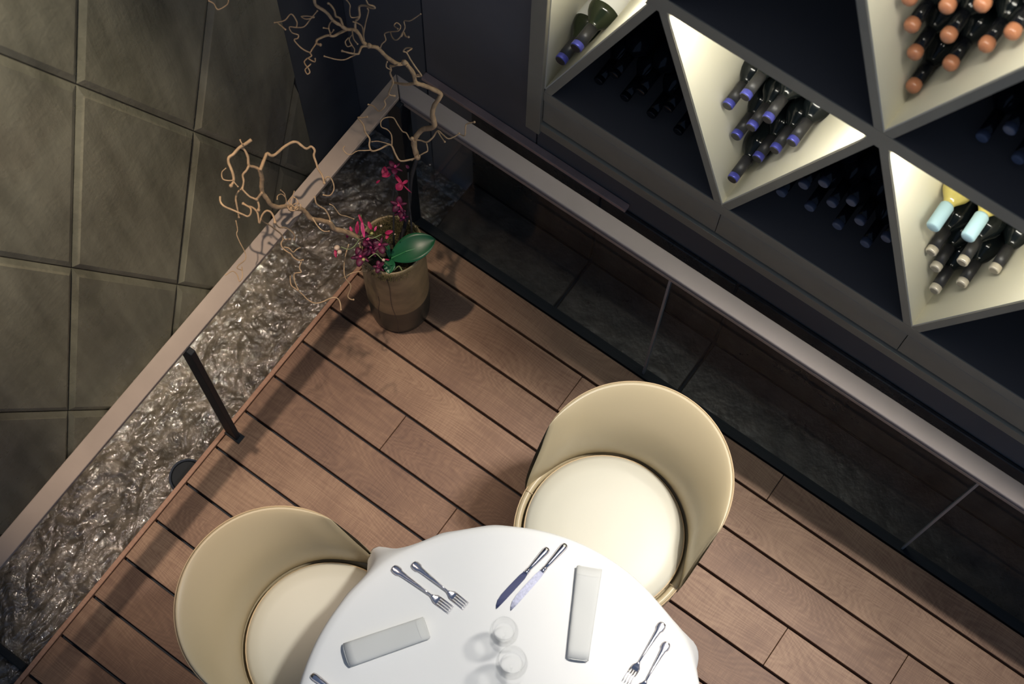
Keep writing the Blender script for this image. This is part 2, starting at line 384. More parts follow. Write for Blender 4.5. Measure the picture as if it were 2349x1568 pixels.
# slate wall: diamond slabs on backing
WX = -1.9165
wl = empty('wall_left'); wl['kind'] = 'structure'
obj('backing', box(WX-0.10, WX-0.014, -1.3, 1.600, -0.40, 2.30), M_grout, wl)
def clip(poly, lo0, hi0, lo1, hi1):
    def cut(poly, ax, val, keep_gt):
        out = []
        for i in range(len(poly)):
            a = poly[i]; b = poly[(i+1) % len(poly)]
            ia = (a[ax] >= val) if keep_gt else (a[ax] <= val); ib = (b[ax] >= val) if keep_gt else (b[ax] <= val)
            if ia: out.append(a)
            if ia != ib:
                t = (val-a[ax])/(b[ax]-a[ax]); p = [a[0]+(b[0]-a[0])*t, a[1]+(b[1]-a[1])*t]; p[ax] = val; out.append(tuple(p))
        return out
    for ax, val, g in ((0, lo0, True), (0, hi0, False), (1, lo1, True), (1, hi1, False)):
        if len(poly) < 3: return []
        poly = cut(poly, ax, val, g)
    return poly
def area2(p): return abs(sum(p[i][0]*p[(i+1) % len(p)][1]-p[(i+1) % len(p)][0]*p[i][1] for i in range(len(p))))/2
N0 = (0.928, 1.356); A_ = (0.265, -0.651); L_ = (-0.265, -0.651)
for i in range(-5, 6):
    for j in range(-6, 7):
        c0 = (N0[0]+i*A_[0]+j*L_[0], N0[1]+i*A_[1]+j*L_[1])
        p = [c0, (c0[0]+A_[0], c0[1]+A_[1]), (c0[0]+A_[0]+L_[0], c0[1]+A_[1]+L_[1]), (c0[0]+L_[0], c0[1]+L_[1])]
        cc = (sum(q[0] for q in p)/4, sum(q[1] for q in p)/4)
        def shrink(p, d, cc=cc):
            # offset rhombus edges inward by d
            s = 1-d/ (abs(A_[0]*L_[1]-A_[1]*L_[0])/math.hypot(*A_)/2)
            return [(cc[0]+(q[0]-cc[0])*s, cc[1]+(q[1]-cc[1])*s) for q in p]
        pin = clip(shrink(p, 0.0022), -1.3, 1.600, -0.40, 2.30); ptop = clip(shrink(p, 0.0205), -1.3, 1.600, -0.40, 2.30)
        if len(pin) < 3 or len(ptop) < 3 or area2(ptop) < 0.002: continue
        jit = random.uniform(-0.002, 0.002)
        n = len(pin)
        if len(ptop) == n:
            v = [(WX-0.014, a, b) for a, b in pin]+[(WX-0.010, a, b) for a, b in pin]+[(WX+jit, a, b) for a, b in ptop]
            f = [tuple(range(n))]+[(r*n+k, r*n+(k+1) % n, (r+1)*n+(k+1) % n, (r+1)*n+k) for r in (0, 1) for k in range(n)]+[tuple(range(2*n, 3*n))]
            obj('tile', (v, f), M_slate, wl)
        else:
            obj('tile', prism(pin, 'x', WX-0.014, WX+jit), M_slate, wl)

t = obj('wall_corner_shade', box(WX-0.10, WX-0.002, 1.603, 1.860, -0.40, 2.5), M_shade_rear); t['kind'] = 'structure'  # dark slab added where the slate wall falls into shade
# dark back wall with panels
wb = empty('wall_back'); wb['kind'] = 'structure'
obj('panel', box(-2.02, -1.603, 1.862, 1.90, -0.4, 2.50), M_darkwall, wb)
obj('panel', box(-1.597, -1.178, 1.862, 1.90, -0.4, 2.50), M_darkwall2, wb)
obj('panel', box(-1.172, 1.6, 1.862, 1.90, -0.4, 0.655), M_darkwall, wb)
obj('panel', box(-2.02, 1.6, 2.30, 2.34, 0.2, 2.50), M_shade_rear, wb)
M_slated = slate_mat('dark_wet_slate', (0.022, 0.022, 0.023), (0.085, 0.075, 0.066), 5.0)
t = obj('passage_floor', box(-1.42, 1.6, 1.575, 1.90, -0.16, -0.118), M_gap); t['kind'] = 'structure'
for x0, x1 in ((-1.42, -0.92), (-0.92, -0.42), (-0.42, 1.60)):
    obj('tile', box(x0+0.004, x1-0.004, 1.62, 1.847, -0.117, -0.098), M_slated, t, bevel=0.004, seg=1)
    obj('tile', box(x0+0.004, x1-0.004, 1.848, 1.861, -0.095, 0.40), M_slated, t, bevel=0.003, seg=1)
t = empty('trim_1'); t['kind'] = 'structure'
obj('ledge_board', box(-1.60, -0.825, 1.836, 1.861, 0.428, 0.445), M_ledge, t, bevel=0.002)

# ------------------------------------------------------------------ glass guard
HZ = 0.82
def ramp_rail(name, label, poly):  # flat bar rail
    t = empty(name, label=label, cat='handrail'); return t
gl_ = empty('handrail_guard', label='open guard of flat satin steel handrail on one black post beside the water', cat='railing')
obj('handrail', prism([(-1.525, -1.1), (-1.471, -1.1), (-1.471, 1.5855), (-1.525, 1.6415)], 'z', HZ-0.014, HZ), M_steel, gl_, bevel=0.002)
p = obj('post', box(-1.500, -1.452, 0.642, 0.660, 0.0, HZ-0.014), M_black, gl_, bevel=0.002)
obj('foot_plate', box(-1.500, -1.440, 0.636, 0.666, 0.0005, 0.005), M_black, p, bevel=0.001)
gr_ = empty('glass_guard', label='dark reflecting glass guard with flat steel handrail in front of the wine rack', cat='railing')
obj('handrail', prism([(-1.469, 1.586), (1.45, 1.586), (1.45, 1.642), (-1.523, 1.642)], 'z', HZ-0.014, HZ), M_steel2, gr_, bevel=0.004, seg=3)
obj('inner_lip', box(-1.466, 1.45, 1.5845, 1.5875, HZ-0.030, HZ-0.0145), M_steel, gr_)
xs = [-1.468, -0.540, 0.437, 1.41]
for a, b_ in zip(xs[:-1], xs[1:]):
    pn = obj('glass_pane', box(a+0.005, b_-0.005, 1.588, 1.600, -0.06, HZ-0.027), M_glass, gr_)
for x in xs[1:3]:
    obj('pane_joint', box(x-0.0035, x+0.0035, 1.5875, 1.600, -0.03, HZ-0.027), M_gedge, gr_)
obj('corner_post', box(-1.505, -1.455, 1.566, 1.612, -0.05, HZ-0.016), M_black, gr_, bevel=0.002)
obj('base_channel', box(-1.455, 1.45, 1.578, 1.610, -0.09, -0.012), M_black, gr_)

# ------------------------------------------------------------------ wine rack
RY = 1.808; RB = 2.235
rk = empty('wine_rack', label='tall built-in wine rack of diamond compartments with lit cream triangular cells', cat='wine rack')
SL = 0.3868; ZB = 0.902; ZS = 1.608; ZT = 1.655
obj('side_panel', box(-1.176, -1.127, RY-0.012, RB, 0.655, 2.50), M_taupe, rk, bevel=0.002)
obj('bottom_board', box(-1.126, 1.45, RY+0.003, RB, 0.848, 0.897), M_rackshade, rk)
obj('front_edge', box(-1.126, 1.45, RY, RY+0.003, 0.848, 0.897), M_taupe, rk)
pl_ = [-1.126, -0.528, 0.071, 0.67, 1.45]
for a, b_ in zip(pl_[:-1], pl_[1:]):
    obj('plinth_panel', box(a+0.001, b_-0.001, RY, RY+0.03, 0.730, 0.846), M_taupe, rk, bevel=0.001, seg=1)
obj('plinth_core', box(-1.126, 1.45, RY+0.02, RB, 0.70, 0.85), M_gap, rk)
obj('lower_rail', box(-1.13, 1.45, RY-0.006, RY+0.05, 0.672, 0.716), M_taupe, rk, bevel=0.001, seg=1)
for za, zb in ((ZS, ZT), (2.395, 2.440)):
    obj('shelf', box(-1.126, 1.45, RY+0.003, RB, za, zb), M_rackshade, rk)
    obj('front_edge', box(-1.126, 1.45, RY, RY+0.003, za, zb), M_taupe, rk)
obj('top_panel', box(-1.176, 1.45, RY, RB, 2.441, 2.50), M_darkwall, rk)
obj('back_panel', box(-1.126, 1.45, RB-0.012, RB, 0.85, 2.44), M_rackshade, rk)
PT = 0.0230
def divider(tipx, z0, z1, side):
    # board outside the lit triangle whose edge runs from tip up and out
    hw = PT/math.cos(math.atan(SL))
    x0 = tipx; x1 = tipx+side*SL*(z1-z0)
    p = [(x0, z0), (x1, z1), (x1+side*hw, z1), (x0+side*hw*1.0, z0)]
    # cut the foot so that it stands on the board below
    obj('front_edge', prism(p, 'y', RY+0.0006, RY+0.003), M_taupe, rk)
    return prism(p, 'y', RY+0.003, RB-0.012)
for tx in (-0.534, 0.066, 0.666):
    for s in (-1, 1):
        obj('divider', divider(tx, 0.8975, ZS, s), M_rackshade, rk)
obj('divider', divider(-1.127, 0.8975, ZS, 1), M_rackshade, rk)
for tx in (-0.834, -0.234, 0.366, 0.966):
    for s in (-1, 1):
        if tx < -0.8 and s < 0:
            pass
        obj('divider', divider(tx, ZT+0.0005, 2.395, s), M_rackshade, rk)
for nx_ in (-0.834, -0.234, 0.366, 0.966):
    obj('node_block', prism([(nx_-0.0268, ZS-0.0005), (nx_+0.0268, ZS-0.0005), (nx_+0.0330, ZS-0.016), (nx_-0.0330, ZS-0.016)], 'y', RY+0.0003, RB-0.013), M_taupe, rk)
def lining(tx, z0, z1, sides=(-1, 1), wall=None):
    zt = z0+0.006
    for s in sides:
        q = [(tx, z0), (tx+s*SL*(z1-z0), z1), (tx+s*SL*(z1-z0)-s*0.004, z1), (tx, z0+0.0105)]
        obj('lining', prism(q, 'y', RY+0.002, RB-0.013), M_cream, rk)
    h = SL*(z1-z0)-0.005
    if wall is None:
        q = [(tx, z0+0.012), (tx+h, z1), (tx-h, z1)]
    else:
        q = [(tx, z0+0.012), (tx+h, z1), (tx, z1)]
    obj('back_lining', prism(q, 'y', RB-0.018, RB-0.0135), M_cream, rk)
    if wall is not None:
        obj('lining', prism([(tx, z0), (tx+0.003, z0+0.01), (tx+0.003, z1), (tx, z1)], 'y', RY+0.002, RB-0.013), M_cream, rk)
    obj('shelf_lining', box(tx-(h if wall is None else -0.004), tx+h, RY+0.03, RB-0.02, z1-0.003, z1-0.0002), M_cream, rk)
mt, nt, b = newmat('led_strip'); b.inputs['Emission Color'].default_value = (1, 0.93, 0.75, 1); b.inputs['Emission Strength'].default_value = 6.0; M_led = mt
def led(tx, z0, z1, half=False):
    h = SL*(z1-z0)-0.03
    xa, xb = (tx-h, tx+h) if not half else (tx+0.02, tx+h)
    obj('led_strip', box(xa, xb, RY+0.012, RY+0.020, z1-0.006, z1-0.001), M_led, rk)
    area('cell_light', ((xa+xb)/2, RY+0.018, z1-0.008), (math.radians(10), 0, 0), xb-xa, 0.012, 1.6*(xb-xa)/0.5, (1.0, 0.96, 0.84), rk)
lining(-0.534, ZB-0.004, ZS); led(-0.534, ZB, ZS)
lining(0.066, ZB-0.004, ZS); led(0.066, ZB, ZS)
lining(-1.127, ZB-0.004, ZS, sides=(1,), wall=True); led(-1.127, ZB, ZS, True)
lining(-0.234, ZT+0.001, 2.395); led(-0.234, ZT, 2.395)

# ------------------------------------------------------------------ bottles
YT = 1.898
def bottle_mesh(kind):
    R = 0.0412
    if kind == 'light': R = 0.0395
    body = [(0.0138, 0.070), (0.0142, 0.078), (0.0170, 0.086), (0.0245, 0.097), (0.0340, 0.110), (0.0395, 0.124), (R, 0.138), (R, 0.285), (R-0.002, 0.293), (R-0.008, 0.297), (0.001, 0.290)]
    cap = [(0.0150, 0.0165), (0.0150, 0.050), (0.0153, 0.076), (0.0140, 0.0765)]
    tip = [(0.0005, 0.0008), (0.0125, 0.0), (0.0148, 0.0015), (0.0152, 0.004), (0.0152, 0.0165)]
    if kind == 'round':
        tip = [(0.0005, -0.0050), (0.0060, -0.0045), (0.0115, -0.002), (0.0150, 0.002), (0.0170, 0.007), (0.0172, 0.015), (0.0160, 0.022), (0.0145, 0.024)]
        cap = [(0.0145, 0.023), (0.0150, 0.060), (0.0153, 0.076), (0.0140, 0.0765)]
    if kind == 'wide':
        tip = [(0.0005, 0.0), (0.0115, 0.0), (0.0165, 0.002), (0.0182, 0.006), (0.0185, 0.072), (0.0150, 0.078)]
        cap = [(0.0140, 0.077), (0.0145, 0.080), (0.0150, 0.092), (0.0140, 0.093)]
    return body, cap, tip
PROTO = {}
def make_bottle(name, kind, m_body, m_cap, m_tip, label, group, cat='bottle', paper=False):
    key = (kind, m_body.name, m_cap.name, m_tip.name, paper)
    Mx = Matrix.Rotation(-PI/2, 4, 'X')      # lathe z axis -> +y
    o = empty(name, label=label, cat=cat, group=group)
    if key not in PROTO:
        body, cap, tip = bottle_mesh(kind)
        a = obj('glass_body', xform(lathe(body, 28), Mx), m_body, o, smooth=True)
        b = obj('capsule', xform(lathe(cap, 24), Mx), m_cap, o, smooth=True)
        c = obj('cap_end', xform(lathe(tip, 24), Mx), m_tip, o, smooth=True, bevel=0.0006, seg=1)
        L = [a, b, c]
        if m_tip is M_silvercap:
            d = obj('cap_disc', xform(lathe([(0.0005, -0.0010), (0.0108, -0.0010), (0.0112, 0.0004)], 24), Mx), M_discs, o); L.append(d)
        if kind == 'std' and m_tip is M_blue:
            d = obj('cap_disc', xform(lathe([(0.0005, -0.0012), (0.0128, -0.0012), (0.0136, 0.0004)], 24), Mx), M_capsule, o); L.append(d)
        if paper:
            d = obj('paper_label', xform(lathe([(0.0413, 0.133), (0.0417, 0.134), (0.0417, 0.232), (0.0413, 0.233)], 28, cap=False), Mx), M_label, o, smooth=True); L.append(d)
            obj('label_print', xform(join(*[box(-0.012+0.008*i, -0.008+0.008*i, 0.170+0.004*(i % 2), 0.179+0.003*(i % 3), 0.0405, 0.0420) for i in range(4)]), Matrix.Identity(4)), M_capsule, o)
        PROTO[key] = L
    else:
        for s in PROTO[key]:
            c = s.copy(); c.parent = o; COL.objects.link(c)
    return o
def put(o, p, tilt=0.0, yaw=0.0):
    o.location = p; o.rotation_euler = (math.radians(tilt), 0, math.radians(yaw))
blue = [((-0.5361, 1.831, 1.0171), 'lowest at the point'),
        ((-0.5094, 1.898, 1.0612), 'next above the lowest on the right side'),
        ((-0.4738, 1.898, 1.1526), 'middle of the right side'),
        ((-0.4396, 1.898, 1.233), 'rightmost in the pile'),
        ((-0.5839, 1.898, 1.1022), 'second lowest on the left side'),
        ((-0.5527, 1.898, 1.1879), 'centre of the pile'),
        ((-0.5195, 1.898, 1.2668), 'top of the pile near its centre'),
        ((-0.6299, 1.898, 1.2172), 'leftmost in the pile'),
        ((-0.593, 1.898, 1.3042), 'topmost at upper left')]
for p, s in blue:
    o = make_bottle('wine_bottle', 'std', M_bottle, M_capsule, M_blue, 'blue-capped dark bottle, middle lit cell, '+s, 'blue-capped bottles in the middle lit cell')
    put(o, p)
sil = [((0.0599, 1.874, 1.0157), 'lowest at the point'),
       ((0.1062, 1.898, 1.0773), 'second from the bottom on the right side'),
       ((0.1502, 1.925, 1.1799), 'rightmost of the silver caps'),
       ((0.0301, 1.898, 1.0735), 'just above the lowest bottle on the left'),
       ((-0.0018, 1.898, 1.1341), 'upper left under a pale blue capsule'),
       ((0.0755, 1.898, 1.1771), 'centre under a pale blue capsule')]
for p, s in sil:
    o = make_bottle('wine_bottle', 'std', M_bottle, M_capsule, M_silvercap, 'silver-capped dark bottle, right lit cell, '+s, 'silver-capped bottles in the right lit cell')
    put(o, p)
for p, s in [((-0.032, 1.885, 1.2707), 'left one'), ((0.0505, 1.885, 1.3179), 'right one')]:
    o = make_bottle('wine_bottle', 'wide', M_bottleY, M_bottle2, M_lightblue, 'yellowish bottle with thick pale blue capsule, right lit cell, '+s, 'pale blue capsules in the right lit cell')
    put(o, p)
org = [((-0.2343, 1.893, 1.73), 'lowest at the point of the cell'),
       ((-0.265, 1.898, 1.8331), 'left column, second from the bottom'),
       ((-0.1876, 1.898, 1.8665), 'second column, lowest'),
       ((-0.2964, 1.898, 1.9127), 'left column, third from the bottom'),
       ((-0.2194, 1.898, 1.9485), 'second column, middle'),
       ((-0.1429, 1.898, 1.9868), 'third column, lowest'),
       ((-0.3253, 1.898, 1.9885), 'left column, cut by the top of the photo'),
       ((-0.2491, 1.898, 2.0309), 'second column, topmost in view'),
       ((-0.1898, 1.898, 2.0932), 'third column, topmost in view'),
       ((-0.1112, 1.898, 2.0663), 'rightmost')]
for p, s in org:
    o = make_bottle('wine_bottle', 'round', M_bottle, M_bottledark, M_orange, 'orange-capped dark bottle, upper right cell, '+s, 'orange-capped bottles in the upper right cell')
    put(o, p)
for p, s in [((-1.0827, 1.808, 1.1081), 'lower left bottle'), ((-1.0401, 1.808, 1.2151), 'upper right bottle lying over the other')]:  # bigger bottles
    o = make_bottle('wine_bottle', 'std', M_bottle2, M_capsule, M_blue, 'green bottle with white label and blue cap, '+s, 'white-labelled bottles in the top left cell', paper=True)
    put(o, p); o.scale = (1.12, 1.0, 1.12)
dk = [((-0.3298, 1.898, 0.9826), 'bottom row, second from left'), ((-0.4155, 1.898, 0.9649), 'bottom row, leftmost'), ((-0.3689, 1.898, 1.0703), 'middle row, leftmost'), ((-0.3232, 1.898, 1.1366), 'top row, left'), ((-0.2814, 1.898, 1.0684), 'middle row, second'), ((-0.2378, 1.898, 1.1314), 'top row, right'), ((-0.2418, 1.898, 0.9797), 'bottom row, third'), ((-0.196, 1.898, 1.0674), 'middle row, third'), ((-0.155, 1.898, 0.979), 'bottom row, rightmost'), ((-0.1152, 1.898, 1.0665), 'middle row, rightmost')]
for p, s in dk:
    o = make_bottle('wine_bottle', 'std', M_bottledark, M_bottledark, M_dimcap, 'unlit bottle in dark cell between lower lit cells, '+s, 'unlit bottles between the lower lit cells'); put(o, p)
for p, s in [((-1.010, 1.898, 0.945), 'bottom row, leftmost'), ((-0.922, 1.898, 0.945), 'bottom row, second'), ((-0.834, 1.898, 0.945), 'bottom row, third'), ((-0.746, 1.898, 0.945), 'bottom row, rightmost'), ((-0.965, 1.898, 1.025), 'upper row, left'), ((-0.878, 1.898, 1.025), 'upper row, middle'), ((-0.790, 1.898, 1.025), 'upper row, right')]:
    o = make_bottle('wine_bottle', 'std', M_bottledark, M_bottledark, M_bottledark, 'black bottle in dark cell left of the middle lit cell, '+s, 'unlit bottles left of the middle lit cell'); put(o, p)
for p, s in [((-0.05, 1.898, 1.700), 'bottom row, left'), ((0.04, 1.898, 1.700), 'bottom row, middle'), ((0.13, 1.898, 1.700), 'bottom row, right'), ((-0.01, 1.898, 1.780), 'upper row, left'), ((0.08, 1.898, 1.780), 'upper row, right')]:
    o = make_bottle('wine_bottle', 'std', M_bottledark, M_bottledark, M_dimcap, 'unlit bottle in dark cell under the orange caps, '+s, 'unlit bottles at the right edge'); put(o, p)

# ------------------------------------------------------------------ chairs
def chair(label, loc, rz, sway=0.118, rs=1.0):
    t = empty('tub_chair', loc, rz, label=label, cat='chair')
    ZL, ZH = 0.455, 0.715
    nA, a0 = 40, -92
    outer_b, outer_t, inner_b = 0.2585, 0.267*rs, 0.240
    sec = []
    for k in range(9):
        u = k/8; sec.append((outer_b+(outer_t-outer_b)*u+0.003*math.sin(PI*u), 0.36+(ZH-0.012-0.36)*u))
    sec += [(outer_t-0.0008, ZH-0.006), (outer_t-0.003, ZH-0.002), (outer_t-0.007, ZH)]
    it = outer_t-0.007
    for k in range(1, 8):       # soft padded roll from the rim inward and down
        a = (PI/2)*k/8; sec.append((it-(it-0.2245)*math.sin(a)**1.15, ZH-0.110*(1-math.cos(a))))
    for k in range(7):
        u = 1-k/6; sec.append((0.2245+(inner_b-0.2245)*(1-u), 0.40+(ZH-0.113-0.40)*u))
    inner_t = it-0.03
    n = len(sec); v = []; f = []
    for i in range(nA+1):
        fr = i/nA; a = math.radians(90+a0+184*fr)
        ends = min(fr, 1-fr)*nA
        for (r, z) in sec:
            u = (z-ZL)/(ZH-ZL); cy = sway*max(0, min(1.02, u))**2.0; 
            rr = r
            ro = outer_b+(outer_t-outer_b)*max(0, min(1, (z-0.36)/(ZH-0.012-0.36)))
            if ends < 5 and z > 0.40:
                kk = 0.22+0.78*math.sin(PI/2*ends/5); rr = ro-(ro-r)*kk
            v.append((rr*math.cos(a), cy+rr*math.sin(a), z))
    for i in range(nA):
        for k in range(n):
            f.append((i*n+k, i*n+(k+1) % n, (i+1)*n+(k+1) % n, (i+1)*n+k))
    f.append(tuple(range(n-1, -1, -1))); f.append(tuple(nA*n+k for k in range(n)))
    sh = obj('backrest', (v, f), M_leather, t, smooth=True)
    # piping on the outer rim of the back
    pts = []
    for i in range(nA*2+1):
        a = math.radians(90+a0+1+182*i/(nA*2)); r = outer_t-0.0008
        pts.append((r*math.cos(a), sway+r*math.sin(a), ZH-0.010, 0.0022))
    obj('piping', tube(pts, 6), M_pipe, sh, smooth=True)
    # tub base: drum below the seat, full round
    tub = obj('seat_shell', lathe([(0.02, 0.27), (0.20, 0.27), (0.245, 0.30), (0.2555, 0.36), (0.2555, 0.425), (0.252, 0.437), (0.245, 0.441), (0.236, 0.437), (0.232, 0.42), (0.228, 0.40), (0.02, 0.40)], 72), M_leather, t, smooth=True)
    pts = [(0.2545*math.cos(2*PI*i/64), 0.2545*math.sin(2*PI*i/64), 0.4345, 0.0017) for i in range(65)]
    obj('piping', tube(pts, 6), M_pipe, tub, smooth=True)
    for s in (-1, 1):      # short seam where back meets the tub
        a = math.radians(-4 if s > 0 else 184)
        obj('seam', tube([(0.230*math.cos(a), 0.230*math.sin(a), 0.4415, 0.0010), (0.246*math.cos(a), 0.246*math.sin(a), 0.4425, 0.0010), (0.2555*math.cos(a), 0.2555*math.sin(a), 0.436, 0.0010)], 5), M_pipe, tub)
    cu = obj('seat_cushion', lathe([(0.02, 0.402), (0.215, 0.402), (0.226, 0.415), (0.2275, 0.440), (0.224, 0.452), (0.212, 0.462), (0.18, 0.468), (0.10, 0.472), (0.0005, 0.473)], 72), M_seat, t, smooth=True)
    pts = [(0.2255*math.cos(2*PI*i/64), 0.2255*math.sin(2*PI*i/64), 0.451, 0.0021) for i in range(65)]
    obj('piping', tube(pts, 6), M_pipe, cu, smooth=True)
    for sx in (-1, 1):
        for sy in (-1, 1):
            obj('leg', tube([(0.14*sx, 0.14*sy, 0.275, 0.018), (0.17*sx, 0.17*sy, 0.0, 0.010)], 10), M_legs, t)
    return t
chair('cream leather tub chair at the top right of the table with pale round seat', (-0.3095, 0.977, 0), math.radians(2.0))
chair('cream leather tub chair at the left of the table, half hidden by the cloth', (-0.744, 0.278, 0), math.radians(97.5), sway=0.130, rs=0.985)

# ------------------------------------------------------------------ table
TC = (-0.2178, 0.3476)
tb = empty('round_table', (TC[0], TC[1], 0), label='round pedestal table hidden under the white cloth', cat='table')
obj('table_top', lathe([(0.01, 0.715), (0.500, 0.715), (0.508, 0.722), (0.508, 0.740), (0.503, 0.7445), (0.01, 0.7445)], 64), M_legs, tb)
obj('pedestal', lathe([(0.19, 0.001), (0.20, 0.02), (0.06, 0.035), (0.035, 0.08), (0.035, 0.66), (0.08, 0.70), (0.08, 0.714), (0.01, 0.714)], 32), M_black, tb)
def cloth():
    n = 240
    bul = [(math.atan2((-0.7643, 0.545, 0.6)[1]-TC[1], (-0.7643, 0.545, 0.6)[0]-TC[0]), 0.102, 0.115), (math.atan2((0.062, 0.83, 0.6)[1]-TC[1], (0.062, 0.83, 0.6)[0]-TC[0]), 0.075, 0.16),
           (math.atan2((-0.5549, 0.7805, 0.65)[1]-TC[1], (-0.5549, 0.7805, 0.65)[0]-TC[0]), 0.022, 0.07), (math.atan2((-0.766, 0.3961, 0.65)[1]-TC[1], (-0.766, 0.3961, 0.65)[0]-TC[0]), 0.020, 0.06),
           (math.atan2((-0.6528, 0.677, 0.65)[1]-TC[1], (-0.6528, 0.677, 0.65)[0]-TC[0]), 0.026, 0.06), (math.radians(-60), 0.07, 0.2), (math.radians(-140), 0.07, 0.2)]
    rings = [(0.0, 0)] + [(0.05*k, 0) for k in range(1, 10)] + [(0.49, 0), (0.507, 0), (0.515, 0.03), (0.520, 0.10)] + [(0.5215, 0.10+0.9*k/12) for k in range(1, 13)]
    v = []; f = []
    for ri, (r, t) in enumerate(rings):
        for k in range(n):
            a = 2*PI*k/n
            if t <= 0:
                z = 0.7510+0.0006*math.sin(7*a+r*12)*r; rr = r
            else:
                fold = 0.35*math.sin(9*a+0.6)+0.25*math.sin(17*a+2)+0.4*math.sin(5*a+1.1)
                rr = r-0.010*t+0.010*t*fold
                for (ba, amp, wd) in bul:
                    d = (a-ba+PI) % (2*PI)-PI
                    rr += amp*(t**0.85)*math.exp(-(d/wd)**2)
                z = 0.7505-0.004*(1-math.exp(-t*20))-0.245*t
            v.append((rr*math.cos(a)+TC[0], rr*math.sin(a)+TC[1], z))
    for i in range(len(rings)-1):
        for k in range(n):
            if i == 0 and k > -1:
                pass
            f.append((i*n+k, i*n+(k+1) % n, (i+1)*n+(k+1) % n, (i+1)*n+k))
    f = f[n:]
    c = len(v); v.append((TC[0], TC[1], 0.751))
    f += [(c, n+k, n+(k+1) % n) for k in range(n)]
    return v[:], f
cl = obj('tablecloth', cloth(), M_cloth, smooth=True)
sm = cl.modifiers.new('solid', 'SOLIDIFY'); sm.thickness = 0.0015; sm.offset = -1
tag(cl, 'white linen tablecloth draped over the round table with folds at the rim', 'tablecloth')
TZ = 0.7522

# cutlery
def place2(o, head, tail):
    # local +y points from tail to head
    h = Vector(head); t = Vector(tail)
    o.location = (t.x, t.y, TZ); d = h-t
    o.rotation_euler = (0, 0, math.atan2(d.y, d.x)-PI/2)
    return d.length
def ribbon(sections):
    # sections: (y, half width, z bottom, thickness) -> lens shaped bar
    v = []; f = []
    for (y, w_, zb, th) in sections:
        v += [(-w_, y, zb+th*0.35), (-w_*0.6, y, zb+th*0.9), (0, y, zb+th), (w_*0.6, y, zb+th*0.9), (w_, y, zb+th*0.35), (w_*0.6, y, zb), (-w_*0.6, y, zb)]
    m_ = 7
    for i in range(len(sections)-1):
        for k in range(m_):
            f.append((i*m_+k, i*m_+(k+1) % m_, (i+1)*m_+(k+1) % m_, (i+1)*m_+k))
    f.append(tuple(range(m_))); f.append(tuple((len(sections)-1)*m_+k for k in range(m_)))
    return v, f
def fork(label, head, tail):
    o = empty('fork', label=label, cat='fork'); L = place2(o, head, tail); s = L/0.20
    # tail = handle end, head = tine tips
    h = obj('handle', ribbon([(0, 0.003, 0.0022, 0.001), (0.002*s, 0.0085, 0.0015, 0.002), (0.010*s, 0.0118, 0.001, 0.0026), (0.022*s, 0.0118, 0.001, 0.003), (0.028*s, 0.0080, 0.0015, 0.0036), (0.05*s, 0.0062, 0.003, 0.0038), (0.08*s, 0.0042, 0.006, 0.0038), (0.11*s, 0.0026, 0.0075, 0.0034), (0.132*s, 0.0026, 0.0055, 0.0030)]), M_silver, o, smooth=True)
    hd = obj('head', ribbon([(0.130*s, 0.0027, 0.0055, 0.003), (0.138*s, 0.0065, 0.0035, 0.0022), (0.146*s, 0.0115, 0.0018, 0.0018), (0.156*s, 0.0125, 0.0012, 0.0016)]), M_silver, o, smooth=True)
    for k in range(4):
        x = -0.0104+0.00693*k
        tn = ribbon([(0.155*s, 0.0020, 0.0010, 0.0018), (0.175*s, 0.0017, 0.0012, 0.0018), (0.192*s, 0.0012, 0.0035, 0.0014), (0.200*s, 0.0005, 0.0055, 0.0008)])
        obj('tine', ([(p[0]+x, p[1], p[2]) for p in tn[0]], tn[1]), M_silver, o, smooth=True)
    return o
def knife(label, head, tail):
    o = empty('knife', label=label, cat='knife'); L = place2(o, head, tail); s = L/0.225
    obj('handle', ribbon([(0, 0.003, 0.002, 0.003), (0.002*s, 0.0075, 0.001, 0.006), (0.010*s, 0.0098, 0.0003, 0.009), (0.03*s, 0.0088, 0.0005, 0.0095), (0.07*s, 0.0060, 0.001, 0.0075), (0.084*s, 0.0052, 0.0015, 0.0065)]), M_silver, o, smooth=True)
    obj('collar', ribbon([(0.083*s, 0.0066, 0.001, 0.0080), (0.087*s, 0.0068, 0.001, 0.0080), (0.089*s, 0.0050, 0.0015, 0.006), (0.092*s, 0.0068, 0.001, 0.0075), (0.096*s, 0.0068, 0.001, 0.0070)]), M_silver, o, smooth=True)
    v = []; f = []
    outl = [(0.0955, -0.0062, 0.0062), (0.11, -0.0085, 0.0085), (0.15, -0.0085, 0.0098), (0.185, -0.0082, 0.0098), (0.205, -0.0078, 0.0070), (0.218, -0.0072, 0.0010), (0.225, -0.0066, -0.0050)]
    for (y, xa, xb) in outl:
        v += [(xa, y*s, 0.0014), (xa, y*s, 0.0032), (xb, y*s, 0.0022), (xb, y*s, 0.0014)]
    for i in range(len(outl)-1):
        for k in range(4): f.append((i*4+k, i*4+(k+1) % 4, (i+1)*4+(k+1) % 4, (i+1)*4+k))
    f += [(0, 1, 2, 3), tuple((len(outl)-1)*4+k for k in range(4))]
    obj('blade', (v, f), M_blade2 if 'frosted' in label else M_blade, o)
    return o
fork('silver fork left of the other one on the left half of the cloth', (-0.4889, 0.5112, 0.757), (-0.6798, 0.5111, 0.755))
fork('silver fork nearer the knives in the left pair of forks', (-0.4642, 0.5416, 0.757), (-0.644, 0.5497, 0.755))
fork('silver fork at the right rim of the cloth, upper left of the right pair', (-0.0231, 0.622, 0.757), (-0.0316, 0.8049, 0.755))
fork('silver fork at the right rim of the cloth, lowest in the photo', (0.0194, 0.5968, 0.757), (0.0052, 0.77, 0.755))
